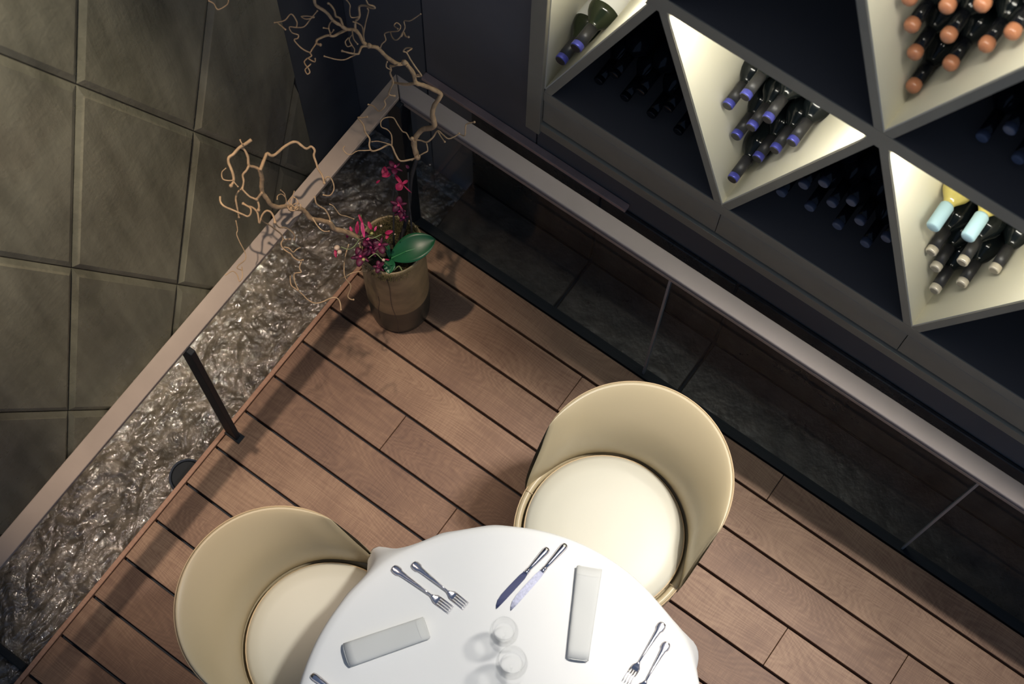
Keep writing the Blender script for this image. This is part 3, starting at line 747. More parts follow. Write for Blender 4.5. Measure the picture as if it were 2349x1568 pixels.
knife('table knife with dark reflecting blade, left of the pair', (-0.4045, 0.583, 0.753), (-0.3822, 0.7893, 0.756))
knife('table knife with bright frosted blade, right of the pair', (-0.372, 0.6011, 0.753), (-0.3505, 0.8251, 0.756))
knife('silver knife at the lower left rim of the cloth, only its handle end in view', (-0.4521, 0.1767, 0.753), (-0.679, 0.1735, 0.756))

# napkins
def napkin(label, a, b_, c, d):
    # a,b: near end corners ; c,d far end corners (c beside b, d beside a)
    a, b_, c, d = [Vector((p[0], p[1], 0)) for p in (a, b_, c, d)]
    m0 = (a+b_)/2; m1 = (c+d)/2; L = (m1-m0).length; w0 = (a-b_).length/2; w1 = (c-d).length/2
    o = empty('rolled_napkin', (m0.x, m0.y, TZ), math.atan2((m1-m0).y, (m1-m0).x)-PI/2, label=label, cat='napkin')
    def body(y0, y1, k, hh, z0=0.0):
        v = []; f = []; n = 28; R_ = 10
        for i in range(R_+1):
            y = y0+(y1-y0)*i/R_; w_ = (w0+(w1-w0)*y/L)*k
            for q in range(n):
                aa = 2*PI*q/n; cs, sn = math.cos(aa), math.sin(aa)
                x = w_*math.copysign(abs(cs)**0.45, cs); z = hh/2+hh/2*math.copysign(abs(sn)**0.7, sn)
                z *= 1+0.05*math.sin(y*40+x*50)
                v.append((x, y+0.0015*math.sin(aa*3), z0+max(0.0, z)))
        for i in range(R_):
            for q in range(n): f.append((i*n+q, i*n+(q+1) % n, (i+1)*n+(q+1) % n, (i+1)*n+q))
        f.append(tuple(range(n-1, -1, -1))); f.append(tuple(R_*n+q for q in range(n)))
        return v, f
    obj('inner_roll', body(0.0, L, 0.90, 0.015, 0.002), M_napkin, o, smooth=False)
    obj('outer_fold', body(0.003, L-0.002, 1.0, 0.020), M_napkin, o, smooth=True)
    obj('hem', body(L*0.90, L*0.905, 1.004, 0.0206), M_napkin, o, smooth=True)
napkin('grey-white rolled napkin lying at a slant on the left half of the cloth', (-0.6119, 0.2421, 0.765), (-0.6613, 0.2804, 0.765), (-0.5353, 0.4565, 0.765), (-0.4907, 0.4192, 0.765))
napkin('grey-white rolled napkin standing nearly upright in the picture, right of the knives', (-0.1791, 0.5828, 0.765), (-0.1307, 0.6099, 0.765), (-0.2378, 0.8268, 0.765), (-0.2936, 0.7905, 0.765))

# wine glasses
def wineglass(label, p, H_, rb, rr, rf):
    o = empty('wine_glass', (p[0], p[1], TZ), label=label, cat='glass')
    obj('foot', lathe([(rf, 0.0), (rf, 0.0016), (rf*0.6, 0.003), (0.008, 0.006), (0.0035, 0.012), (0.0001, 0.012)], 48, cap=False), M_wineglass, o, smooth=True)
    obj('stem', lathe([(0.0035, 0.012), (0.003, 0.03), (0.003, H_*0.38), (0.006, H_*0.42)], 20, cap=False), M_wineglass, o, smooth=True)
    prof = [(0.004, 0.42), (0.016, 0.44), (rb*0.75, 0.50), (rb*0.96, 0.58), (rb, 0.66), (rb*0.96, 0.78), (rb*0.88, 0.90), (rr, 0.995)]
    pr = [(r, z*H_) for r, z in prof]; pr += [(rr-0.0002, H_), (rr-0.0012, H_*0.998)]+[(r-0.0014, z*H_+0.0012) for r, z in prof[::-1][1:]]
    obj('bowl', lathe(pr, 64, cap=False), M_wineglass, o, smooth=True)
    pts = [((rr-0.0006)*math.cos(2*PI*i/48), (rr-0.0006)*math.sin(2*PI*i/48), H_, 0.0008) for i in range(49)]
    obj('rim', tube(pts, 6), M_wineglass, o, smooth=True)
wineglass('clear stemmed glass nearest the knife tips', (-0.3379, 0.5293, 0.755), 0.175, 0.0365, 0.0285, 0.034)
wineglass('larger clear wine glass below the other one, farther from the knives', (-0.2764, 0.4763, 0.755), 0.200, 0.0400, 0.0335, 0.038)

# ------------------------------------------------------------------ pot, orchid, branches
PC = (-1.3121, 1.3108)
pot = empty('flower_pot', (PC[0], PC[1], 0), label='tall round brown and dark green ceramic pot in the deck corner', cat='pot')
obj('pot_body', lathe([(0.02, 0.001), (0.088, 0.001), (0.096, 0.010), (0.0985, 0.04), (0.100, 0.12), (0.1005, 0.25), (0.099, 0.40), (0.0965, 0.485), (0.0955, 0.500), (0.092, 0.502), (0.0885, 0.498), (0.088, 0.455), (0.02, 0.455)], 64), M_pot, pot, smooth=True)
def crack(a0, zs, sgn):
    pts = []
    for i, z in enumerate(zs):
        a = a0+0.05*math.sin(i*1.7)*0.6+sgn*0.02*i; pts.append((0.1003*math.cos(a), 0.1003*math.sin(a), z, 0.0011))
    return tube(catmull(pts, 3), 5)
obj('crack_line', crack(math.radians(-62), [0.47, 0.40, 0.33, 0.25, 0.17, 0.10, 0.04, 0.01], 1), M_capsule, pot)
obj('crack_line', crack(math.radians(-84), [0.30, 0.25, 0.20, 0.15, 0.10, 0.09], -1.5), M_capsule, pot)
obj('soil', lathe([(0.02, 0.456), (0.0875, 0.456), (0.0875, 0.462), (0.05, 0.474), (0.0005, 0.478)], 40), M_soil, pot, smooth=True)
def moss():
    V = []; F = []
    rnd = random.Random(3)
    def blade(c, d, L, w_):
        n = len(V); s = d.cross(Vector((0, 0, 1)))
        if s.length < 1e-3: s = Vector((1, 0, 0))
        s = s.normalized()*w_
        mid = c+d*L*0.55+Vector((0, 0, L*0.15)); tip = c+d*L
        V.extend([tuple(c-s), tuple(c+s), tuple(mid+s*0.7), tuple(mid-s*0.7), tuple(tip)]); F.extend([(n, n+1, n+2, n+3), (n+3, n+2, n+4)])
    for i in range(2600):
        a = rnd.uniform(-0.4, 3.4); r = 0.090*math.sqrt(rnd.random())
        if i % 9 == 0: a = rnd.uniform(0, 2*PI)
        c = Vector((r*math.cos(a), r*math.sin(a), 0.470+0.055*max(0, math.sin(a))*(r/0.09)*rnd.random()))
        d = Vector((rnd.uniform(-1, 1), rnd.uniform(-1, 1), rnd.uniform(0.1, 1.2))).normalized()
        blade(c, d, rnd.uniform(0.008, 0.02), 0.0007)
    for i in range(260):
        a = rnd.gauss(math.radians(-65), 0.35); c = Vector((0.097*math.cos(a), 0.097*math.sin(a), rnd.uniform(0.455, 0.503)))
        d = Vector((math.cos(a)*0.5+rnd.uniform(-.6, .6), math.sin(a)*0.5+rnd.uniform(-.6, .6), rnd.uniform(-1, 0.3))).normalized()
        blade(c, d, rnd.uniform(0.006, 0.014), 0.0006)
    return V, F
ms = obj('moss', moss(), M_moss, pot); ms['kind'] = 'stuff'

orch = empty('orchid', (PC[0], PC[1], 0.46), label='magenta orchid with one large green leaf growing from the pot', cat='orchid')
def rel(p): return Vector((p[0]-PC[0], p[1]-PC[1], p[2]-0.46))
def leaf(name, base, tip, width, m_, cup=0.15, parent=orch, nrm=(0, -0.35, 1)):
    base = Vector(base); tip = Vector(tip); d = tip-base; L = d.length; d.normalize()
    nn = Vector(nrm); side = d.cross(nn).normalized(); up = side.cross(d).normalized()
    nu, nv = 16, 8; v = []; f = []
    for i in range(nu+1):
        t = i/nu; w_ = width*(math.sin(PI*min(1, t*0.93+0.06))**0.75)*(0.8+0.35*t)
        if i == nu: w_ *= 0.25
        for k in range(nv+1):
            s = -1+2*k/nv
            p = base+d*(L*t)+side*(w_*s)+up*(cup*width*(s*s)+0.10*L*math.sin(PI*t))
            v.append(tuple(p))
    for i in range(nu):
        for k in range(nv):
            a = i*(nv+1)+k; f.append((a, a+1, a+nv+2, a+nv+1))
    o = obj(name, (v, f), m_, parent, smooth=True)
    s_ = o.modifiers.new('solid', 'SOLIDIFY'); s_.thickness = 0.0012
    return o
lf = leaf('leaf', rel((-1.2854, 1.2759, 0.5)), rel((-1.2025, 1.3869, 0.545)), 0.043, M_leaf)
lb = rel((-1.2844, 1.275, 0.503)); lt = rel((-1.2248, 1.3425, 0.552))
obj('midrib', tube([(lb.x, lb.y, lb.z, 0.0022), ((lb.x+lt.x)/2, (lb.y+lt.y)/2, (lb.z+lt.z)/2+0.004, 0.0015), (lt.x, lt.y, lt.z-0.01, 0.0006)], 6), M_leafv, lf)
leaf('leaf', rel((-1.2857, 1.2721, 0.5)), rel((-1.2601, 1.2322, 0.5)), 0.019, M_leaf)
leaf('leaf', rel((-1.2895, 1.2728, 0.5)), rel((-1.3168, 1.301, 0.53)), 0.007, M_leaf)
def stem(pts, r, m_=M_stem, name='stem'):
    P = [rel(p) for p in pts]
    return obj(name, tube(catmull([(q.x, q.y, q.z, r) for q in P], 4), 6), m_, orch, smooth=True)
stem([(-1.3018, 1.3095, 0.47), (-1.3088, 1.3219, 0.55), (-1.3286, 1.3546, 0.62), (-1.3501, 1.3845, 0.66), (-1.3557, 1.4081, 0.7)], 0.0030, M_stick_shade, 'support_stick')
stem([(-1.2758, 1.3548, 0.47), (-1.2833, 1.3753, 0.55), (-1.3181, 1.4141, 0.62), (-1.3485, 1.4564, 0.7)], 0.0030, M_stick_shade, 'support_stick')
stem([(-1.3006, 1.2875, 0.48), (-1.3124, 1.2793, 0.56), (-1.3471, 1.2665, 0.6), (-1.3593, 1.2312, 0.62), (-1.3893, 1.233, 0.62)], 0.0016)
stem([(-1.3593, 1.2312, 0.62), (-1.3575, 1.2105, 0.62), (-1.3609, 1.1944, 0.62), (-1.3692, 1.1867, 0.62), (-1.3875, 1.1817, 0.62)], 0.0014)
stem([(-1.3241, 1.2884, 0.6), (-1.3369, 1.2636, 0.6), (-1.3535, 1.2583, 0.6)], 0.0018)
stem([(-1.3485, 1.2748, 0.62), (-1.3658, 1.2737, 0.63), (-1.381, 1.2741, 0.64), (-1.3931, 1.2868, 0.65)], 0.0014)
stem([(-1.2692, 1.2461, 0.52), (-1.2957, 1.2419, 0.55), (-1.31, 1.2397, 0.57), (-1.3181, 1.215, 0.57)], 0.0015)
stem([(-1.31, 1.2397, 0.57), (-1.2916, 1.2397, 0.56), (-1.2802, 1.2394, 0.56)], 0.0013)
stem([(-1.2565, 1.2486, 0.5), (-1.2554, 1.2718, 0.49), (-1.2397, 1.266, 0.49)], 0.0022)
def flower(px, size, rot, m_, tilt=(0, -0.3, 1), narrow=False):
    c = rel(px); o = empty('flower'); o.parent = orch; o.location = c
    bpy.data.objects.remove(o)
    n = Vector(tilt).normalized(); u = n.cross(Vector((0, 1, 0.1))).normalized(); w_ = n.cross(u)
    V = []; F = []
    for k, (ang, ln, wd) in enumerate([(0, 1.0, 0.42), (72, 1.0, 0.75), (144, 0.95, 0.38), (216, 0.95, 0.38), (288, 1.0, 0.75)]):
        if narrow: wd *= 0.55
        a = math.radians(ang+rot); d = u*math.cos(a)+w_*math.sin(a); sd = n.cross(d)
        st = len(V); nu, nv = 7, 4
        for i in range(nu+1):
            t = i/nu; ww = size*wd*0.5*math.sin(PI*(0.08+0.86*t))**0.7
            for q in range(nv+1):
                s = -1+2*q/nv
                V.append(tuple(c+d*(size*ln*t)+sd*(ww*s)+n*(size*(0.20*math.sin(t*2.4)-0.10*s*s))))
        for i in range(nu):
            for q in range(nv):
                b0 = st+i*(nv+1)+q; F.append((b0, b0+1, b0+nv+2, b0+nv+1))
    fl = obj('flower', (V, F), m_, orch, smooth=True)
    s_ = fl.modifiers.new('solid', 'SOLIDIFY'); s_.thickness = 0.0008
    lp = lathe([(0.0002, -0.006), (0.0035, -0.003), (0.0045, 0.001), (0.003, 0.005), (0.0002, 0.007)], 10)
    Mr = Matrix.Translation(c+n*0.006) @ n.to_track_quat('Z', 'Y').to_matrix().to_4x4()
    obj('lip', xform(lp, Mr), M_lip, fl, smooth=True)
    return fl
def petal(p0, p1, wd, m_):
    return leaf('petal', rel(p0), rel(p1), wd, m_, cup=0.3, nrm=(0.2, -0.5, 1))
flower((-1.3354, 1.2487, 0.56), 0.033, 10, M_petald)
flower((-1.3412, 1.2085, 0.56), 0.030, 40, M_petald)
flower((-1.3157, 1.268, 0.57), 0.028, 75, M_petald)
flower((-1.3468, 1.2496, 0.6), 0.024, 25, M_petald, (0.5, 0.3, 1))
flower((-1.3201, 1.3721, 0.66), 0.026, 15, M_petald, (0.3, -0.6, 1))
flower((-1.3119, 1.3657, 0.64), 0.022, 60, M_petald, (-0.3, -0.6, 1))
flower((-1.3048, 1.3696, 0.6), 0.016, 10, M_petald, (0.3, -0.6, 1))
flower((-1.3813, 1.4373, 0.72), 0.026, 50, M_petald, (0.1, 0.4, 1))
flower((-1.2913, 1.2266, 0.52), 0.020, 30, M_petald)
petal((-1.4069, 1.4236, 0.72), (-1.3845, 1.4015, 0.71), 0.0105, M_petal)
petal((-1.3944, 1.395, 0.72), (-1.383, 1.418, 0.71), 0.0070, M_petal)
petal((-1.3746, 1.4286, 0.7), (-1.3363, 1.4155, 0.7), 0.0050, M_petal)
petal((-1.3406, 1.4192, 0.7), (-1.3437, 1.3955, 0.69), 0.0120, M_petal)
petal((-1.3373, 1.4152, 0.705), (-1.3335, 1.4346, 0.7), 0.0045, M_petal)
petal((-1.3371, 1.4166, 0.7), (-1.3044, 1.414, 0.69), 0.0022, M_petal)
petal((-1.361, 1.4642, 0.72), (-1.3506, 1.4642, 0.71), 0.0050, M_petald)
petal((-1.3979, 1.3892, 0.7), (-1.4046, 1.3783, 0.69), 0.0035, M_petal)
petal((-1.3233, 1.3719, 0.68), (-1.2995, 1.3644, 0.67), 0.0022, M_petal)
petal((-1.3947, 1.28, 0.66), (-1.3749, 1.2695, 0.65), 0.0035, M_petal)
petal((-1.3801, 1.2742, 0.65), (-1.3472, 1.2414, 0.63), 0.0050, M_lip)
petal((-1.3875, 1.2653, 0.65), (-1.3711, 1.2375, 0.63), 0.0062, M_petal)
petal((-1.3658, 1.2852, 0.64), (-1.3469, 1.2739, 0.63), 0.0055, M_petal)
petal((-1.4025, 1.2452, 0.63), (-1.3907, 1.2389, 0.62), 0.0042, M_lip)
petal((-1.3997, 1.234, 0.62), (-1.3944, 1.2178, 0.61), 0.0045, M_petal)
petal((-1.3447, 1.2947, 0.62), (-1.343, 1.281, 0.61), 0.0035, M_lip)
petal((-1.3034, 1.3155, 0.6), (-1.3198, 1.3005, 0.59), 0.0060, M_petal)
petal((-1.31, 1.2908, 0.58), (-1.3143, 1.3048, 0.58), 0.0045, M_petal)
petal((-1.2787, 1.2354, 0.56), (-1.2872, 1.2192, 0.54), 0.0035, M_petald)
petal((-1.2797, 1.245, 0.56), (-1.2718, 1.2525, 0.55), 0.0020, M_petal)
def bud(px, r, m_, sc=(1, 1, 1.4)):
    c = rel(px); prof = [(0.0002, -1), (0.5, -0.85), (0.9, -0.4), (1, 0.1), (0.8, 0.6), (0.4, 0.9), (0.0002, 1)]
    v, f = lathe([(a*r, b*r*1.3) for a, b in prof], 12)
    Mr = Matrix.Translation(c) @ Matrix.Rotation(0.7, 4, 'X')
    return obj('bud', xform((v, f), Mr), m_, orch, smooth=True)
bud((-1.3949, 1.1729, 0.62), 0.0082, M_bud); bud((-1.3805, 1.1666, 0.62), 0.0068, M_bud)
petal((-1.3973, 1.1671, 0.615), (-1.3819, 1.1506, 0.61), 0.0042, M_petal)
bud((-1.3236, 1.2006, 0.58), 0.0050, M_budg); bud((-1.279, 1.2368, 0.57), 0.0048, M_bud); bud((-1.3346, 1.3022, 0.62), 0.0036, M_bud)
bud((-1.3449, 1.2711, 0.61), 0.0048, M_budg); bud((-1.2925, 1.3116, 0.6), 0.0022, M_bud)
bud((-1.3454, 1.2469, 0.61), 0.0030, M_lip)

BR = [
('A', 'stem', [(-1.3079, 1.3156, 0.45, 0.0101), (-1.3063, 1.362, 0.5121, 0.0096), (-1.3195, 1.4134, 0.5896, 0.0091), (-1.3403, 1.4574, 0.6655, 0.0085), (-1.3453, 1.4979, 0.7286, 0.0081), (-1.3669, 1.5156, 0.7761, 0.0078), (-1.3572, 1.5424, 0.817, 0.0075), (-1.3234, 1.5568, 0.8537, 0.0072), (-1.3374, 1.5693, 0.8882, 0.007), (-1.3408, 1.5833, 0.9139, 0.0068), (-1.3345, 1.6005, 0.9422, 0.0066), (-1.3361, 1.6073, 0.9551, 0.0066), (-1.3539, 1.5927, 0.9839, 0.0064), (-1.3694, 1.5757, 1.0111, 0.0062), (-1.3814, 1.5617, 1.0326, 0.006), (-1.3934, 1.5681, 1.0602, 0.0059), (-1.4081, 1.5664, 1.0864, 0.0057), (-1.4154, 1.5636, 1.0989, 0.0056), (-1.4194, 1.5418, 1.1182, 0.0055), (-1.4386, 1.525, 1.1533, 0.0053), (-1.4571, 1.5172, 1.1871, 0.0051), (-1.4644, 1.5114, 1.2008, 0.005), (-1.473, 1.4938, 1.2226, 0.0048), (-1.4828, 1.4868, 1.2415, 0.0047), (-1.495, 1.4877, 1.2686, 0.0046), (-1.504, 1.4818, 1.2865, 0.0045), (-1.5104, 1.4624, 1.308, 0.0043), (-1.5212, 1.4528, 1.3307, 0.0042), (-1.5313, 1.4425, 1.3528, 0.0041), (-1.5414, 1.4395, 1.3752, 0.0039), (-1.5499, 1.4342, 1.394, 0.0038), (-1.5582, 1.4254, 1.4132, 0.0037), (-1.5637, 1.4223, 1.4257, 0.0036), (-1.5692, 1.4282, 1.45, 0.0035)]),
('A', 't', [(-1.5221, 1.4735, 1.28, 0.0039), (-1.5272, 1.4507, 1.2883, 0.0036), (-1.5304, 1.4325, 1.2948, 0.0034), (-1.5409, 1.4236, 1.3006, 0.0032), (-1.5464, 1.4068, 1.3072, 0.003), (-1.5489, 1.3914, 1.3127, 0.0028), (-1.541, 1.3821, 1.3162, 0.0027), (-1.53, 1.3828, 1.32, 0.0026)]),
('A', 't', [(-1.5417, 1.3835, 1.32, 0.0017), (-1.5345, 1.3568, 1.3296, 0.0017), (-1.5323, 1.3443, 1.3342, 0.0017), (-1.5517, 1.3376, 1.3449, 0.0016), (-1.5739, 1.34, 1.3568, 0.0016), (-1.568, 1.3472, 1.3613, 0.0016), (-1.5714, 1.354, 1.3653, 0.0016), (-1.5839, 1.3469, 1.3727, 0.0015), (-1.5958, 1.3528, 1.3798, 0.0015), (-1.5773, 1.3588, 1.3877, 0.0015), (-1.5591, 1.3684, 1.3967, 0.0014), (-1.5545, 1.3905, 1.4084, 0.0014), (-1.5498, 1.4124, 1.42, 0.0014)]),
('A', 't', [(-1.5296, 1.342, 1.34, 0.0017), (-1.5171, 1.3357, 1.3445, 0.0016), (-1.5166, 1.3236, 1.3489, 0.0016), (-1.4949, 1.3218, 1.3566, 0.0014), (-1.4978, 1.3278, 1.36, 0.0014)]),
('A', 't', [(-1.5231, 1.3269, 1.34, 0.0015), (-1.5206, 1.3108, 1.3457, 0.0015), (-1.5034, 1.3023, 1.3519, 0.0014), (-1.4989, 1.3113, 1.3566, 0.0014), (-1.4984, 1.2994, 1.3609, 0.0014), (-1.4963, 1.2872, 1.3653, 0.0013), (-1.4821, 1.2788, 1.3706, 0.0013), (-1.4791, 1.2859, 1.3743, 0.0013), (-1.4891, 1.291, 1.38, 0.0013)]),
('A', 't', [(-1.5723, 1.3547, 1.4, 0.0016), (-1.577, 1.3638, 1.4076, 0.0015), (-1.5952, 1.367, 1.4217, 0.0014), (-1.59, 1.3377, 1.4351, 0.0013), (-1.5985, 1.3124, 1.45, 0.0012)]),
('A', 't', [(-1.5967, 1.3199, 1.44, 0.0012), (-1.5789, 1.315, 1.4497, 0.0013), (-1.5603, 1.3089, 1.46, 0.0014)]),
('A', 't', [(-1.5537, 1.4036, 1.4, 0.0015), (-1.5673, 1.3924, 1.4055, 0.0014), (-1.5764, 1.3807, 1.41, 0.0014), (-1.5595, 1.3806, 1.4144, 0.0013), (-1.5453, 1.3929, 1.42, 0.0013)]),
('A', 't', [(-1.5343, 1.4258, 1.3, 0.0019), (-1.5359, 1.428, 1.3121, 0.0018), (-1.5394, 1.4297, 1.3291, 0.0017), (-1.5375, 1.4353, 1.3462, 0.0015), (-1.5297, 1.4398, 1.36, 0.0014)]),
('A', 't', [(-1.5374, 1.4274, 1.33, 0.0013), (-1.5366, 1.4181, 1.345, 0.0013), (-1.5357, 1.4089, 1.36, 0.0014)]),
('A', 't', [(-1.5254, 1.4191, 1.33, 0.0013), (-1.5161, 1.4188, 1.3477, 0.0013), (-1.5118, 1.4188, 1.36, 0.0014)]),
('A', 't', [(-1.5162, 1.457, 1.33, 0.003), (-1.519, 1.4545, 1.3611, 0.0027), (-1.5218, 1.4436, 1.3826, 0.0025), (-1.5225, 1.4432, 1.4083, 0.0023), (-1.526, 1.4368, 1.4388, 0.002), (-1.5273, 1.4316, 1.45, 0.0019)]),
('A', 't', [(-1.497, 1.4799, 1.3, 0.0032), (-1.5012, 1.4878, 1.3186, 0.0031), (-1.4957, 1.4949, 1.3309, 0.0029), (-1.4951, 1.5009, 1.3419, 0.0028), (-1.5006, 1.5088, 1.3628, 0.0026), (-1.4825, 1.5124, 1.3793, 0.0025), (-1.4615, 1.5082, 1.3943, 0.0023), (-1.447, 1.5083, 1.406, 0.0022), (-1.4504, 1.5082, 1.4128, 0.0021), (-1.4572, 1.4978, 1.4275, 0.002), (-1.4633, 1.4985, 1.4404, 0.0019), (-1.4667, 1.5006, 1.45, 0.0018)]),
('A', 't', [(-1.4841, 1.4872, 1.36, 0.0014), (-1.4864, 1.4619, 1.3867, 0.0013), (-1.4909, 1.4639, 1.4095, 0.0013), (-1.4912, 1.4687, 1.4288, 0.0013), (-1.4974, 1.4657, 1.45, 0.0013)]),
('A', 't', [(-1.4695, 1.4785, 1.27, 0.0017), (-1.4717, 1.4808, 1.2943, 0.0017), (-1.4685, 1.4892, 1.3379, 0.0016), (-1.4621, 1.4993, 1.3875, 0.0015), (-1.4636, 1.4992, 1.4, 0.0015)]),
('A', 't', [(-1.4744, 1.482, 1.29, 0.0016), (-1.4773, 1.4858, 1.3196, 0.0016), (-1.4827, 1.4792, 1.3393, 0.0015), (-1.4872, 1.4664, 1.36, 0.0015)]),
('A', 't', [(-1.5001, 1.4713, 1.3, 0.0019), (-1.4914, 1.462, 1.3, 0.0018), (-1.4802, 1.453, 1.3, 0.0016), (-1.4654, 1.4482, 1.3, 0.0014)]),
('A', 't', [(-1.4923, 1.4613, 1.3, 0.0015), (-1.493, 1.449, 1.2948, 0.0015), (-1.4817, 1.4426, 1.2893, 0.0014), (-1.4693, 1.4386, 1.2838, 0.0013), (-1.4649, 1.4306, 1.28, 0.0013)]),
('A', 't', [(-1.4947, 1.4501, 1.3, 0.0014), (-1.4941, 1.435, 1.3, 0.0014), (-1.4811, 1.4273, 1.3, 0.0013), (-1.4755, 1.4361, 1.3, 0.0013)]),
('A', 't', [(-1.4555, 1.4773, 1.26, 0.0033), (-1.4652, 1.462, 1.2689, 0.003), (-1.4583, 1.4448, 1.2757, 0.0027), (-1.4562, 1.4338, 1.28, 0.0026), (-1.4714, 1.419, 1.2913, 0.0022), (-1.484, 1.4096, 1.3, 0.0019)]),
('A', 't', [(-1.4605, 1.438, 1.27, 0.0015), (-1.4642, 1.4189, 1.2796, 0.0015), (-1.4683, 1.397, 1.2905, 0.0014), (-1.4812, 1.3799, 1.3031, 0.0014), (-1.502, 1.3631, 1.32, 0.0013)]),
('A', 't', [(-1.4442, 1.5057, 1.22, 0.0017), (-1.4441, 1.5143, 1.2322, 0.0016), (-1.4375, 1.5236, 1.2454, 0.0016), (-1.4449, 1.5293, 1.2603, 0.0016), (-1.4336, 1.536, 1.2729, 0.0016), (-1.4086, 1.5417, 1.2938, 0.0016), (-1.4063, 1.5508, 1.3068, 0.0015), (-1.4152, 1.5473, 1.3194, 0.0015), (-1.4112, 1.532, 1.3289, 0.0015), (-1.3942, 1.5252, 1.34, 0.0015)]),
('A', 't', [(-1.4289, 1.5341, 1.28, 0.0017), (-1.4075, 1.5169, 1.2965, 0.0017), (-1.391, 1.5108, 1.3083, 0.0016), (-1.3824, 1.517, 1.3211, 0.0016), (-1.3782, 1.5275, 1.3401, 0.0015), (-1.377, 1.5343, 1.3528, 0.0015), (-1.3824, 1.5392, 1.3695, 0.0014), (-1.3648, 1.5404, 1.3849, 0.0014), (-1.3528, 1.5473, 1.4013, 0.0013), (-1.3407, 1.5557, 1.42, 0.0013)]),
('A', 't', [(-1.3899, 1.5304, 1.3, 0.0028), (-1.3883, 1.5384, 1.3117, 0.0025), (-1.3727, 1.5278, 1.3224, 0.0021), (-1.3619, 1.5269, 1.33, 0.0019)]),
('A', 't', [(-1.3529, 1.5228, 1.12, 0.0022), (-1.3548, 1.536, 1.136, 0.0022), (-1.3378, 1.537, 1.1476, 0.0021), (-1.3574, 1.5382, 1.1708, 0.0021), (-1.3732, 1.5398, 1.1901, 0.002), (-1.3792, 1.541, 1.1978, 0.0019), (-1.3881, 1.5424, 1.2089, 0.0019), (-1.3932, 1.5367, 1.2158, 0.0019), (-1.389, 1.545, 1.226, 0.0018), (-1.3716, 1.5471, 1.2384, 0.0018), (-1.3706, 1.5282, 1.25, 0.0017)]),
('A', 't', [(-1.3446, 1.5429, 1.13, 0.002), (-1.3528, 1.5333, 1.135, 0.002), (-1.3667, 1.5332, 1.1411, 0.002), (-1.386, 1.5385, 1.15, 0.002)]),
('A', 't', [(-1.398, 1.5185, 1.17, 0.0029), (-1.4174, 1.5153, 1.1457, 0.0028), (-1.4262, 1.5166, 1.1371, 0.0027), (-1.4234, 1.5152, 1.1217, 0.0027), (-1.4244, 1.5113, 1.1079, 0.0026), (-1.4158, 1.51, 1.0725, 0.0024), (-1.42, 1.5013, 1.0455, 0.0023), (-1.4221, 1.4941, 1.0227, 0.0022), (-1.4153, 1.5082, 1, 0.0021)]),
('A', 't', [(-1.4091, 1.4983, 1.16, 0.0017), (-1.4178, 1.4937, 1.1687, 0.0016), (-1.4218, 1.4977, 1.1747, 0.0015), (-1.4225, 1.5029, 1.18, 0.0014)]),
('A', 't', [(-1.3561, 1.5313, 1.1, 0.0045), (-1.3727, 1.5269, 1.0819, 0.0041), (-1.3945, 1.5252, 1.0616, 0.0037), (-1.4316, 1.5267, 1.03, 0.003)]),
('A', 't', [(-1.4301, 1.5023, 1, 0.0021), (-1.4309, 1.497, 0.9947, 0.0021), (-1.4348, 1.4875, 0.9851, 0.002), (-1.4273, 1.4805, 0.9742, 0.002), (-1.4368, 1.4637, 0.9569, 0.002), (-1.4665, 1.4731, 0.9403, 0.0019), (-1.4836, 1.4726, 0.93, 0.0019)]),
('A', 't', [(-1.3219, 1.472, 0.8, 0.0029), (-1.3281, 1.4564, 0.807, 0.0028), (-1.3454, 1.4279, 0.8216, 0.0027), (-1.3642, 1.4314, 0.8314, 0.0027), (-1.3852, 1.442, 0.8436, 0.0026), (-1.3946, 1.4368, 0.8488, 0.0025), (-1.4006, 1.4081, 0.8607, 0.0025), (-1.4111, 1.3872, 0.8709, 0.0024), (-1.4246, 1.3939, 0.8789, 0.0023), (-1.4329, 1.4075, 0.8872, 0.0023), (-1.4511, 1.4127, 0.8972, 0.0022), (-1.4653, 1.4244, 0.9069, 0.0022), (-1.4866, 1.4279, 0.9183, 0.0021), (-1.476, 1.4324, 0.9233, 0.002), (-1.4634, 1.4405, 0.93, 0.002)]),
('A', 't', [(-1.3809, 1.438, 0.86, 0.0018), (-1.4008, 1.4621, 0.86, 0.0018), (-1.4213, 1.4689, 0.86, 0.0018), (-1.439, 1.4661, 0.86, 0.0018), (-1.4508, 1.4795, 0.86, 0.0018), (-1.4477, 1.4954, 0.86, 0.0018), (-1.43, 1.5083, 0.86, 0.0019), (-1.4077, 1.4992, 0.86, 0.0019), (-1.3838, 1.4898, 0.86, 0.0019), (-1.3716, 1.4919, 0.86, 0.0019), (-1.3505, 1.4821, 0.86, 0.0019), (-1.3412, 1.4839, 0.86, 0.0019)]),
('A', 't', [(-1.3865, 1.4373, 0.86, 0.0015), (-1.4138, 1.4207, 0.873, 0.0015), (-1.4249, 1.4063, 0.88, 0.0014)]),
('A', 't', [(-1.339, 1.4889, 0.86, 0.0026), (-1.3229, 1.4942, 0.8675, 0.0025), (-1.3031, 1.4967, 0.8758, 0.0025), (-1.2949, 1.5145, 0.886, 0.0024), (-1.2927, 1.5343, 0.8967, 0.0023), (-1.273, 1.5303, 0.9045, 0.0022), (-1.2493, 1.525, 0.9139, 0.0021), (-1.2358, 1.5373, 0.923, 0.002), (-1.2295, 1.549, 0.93, 0.002)]),
('A', 't', [(-1.2327, 1.5531, 0.92, 0.0015), (-1.2124, 1.552, 0.9319, 0.0017), (-1.2213, 1.5685, 0.9498, 0.002), (-1.2202, 1.5752, 0.956, 0.0021), (-1.2035, 1.5848, 0.97, 0.0023)]),
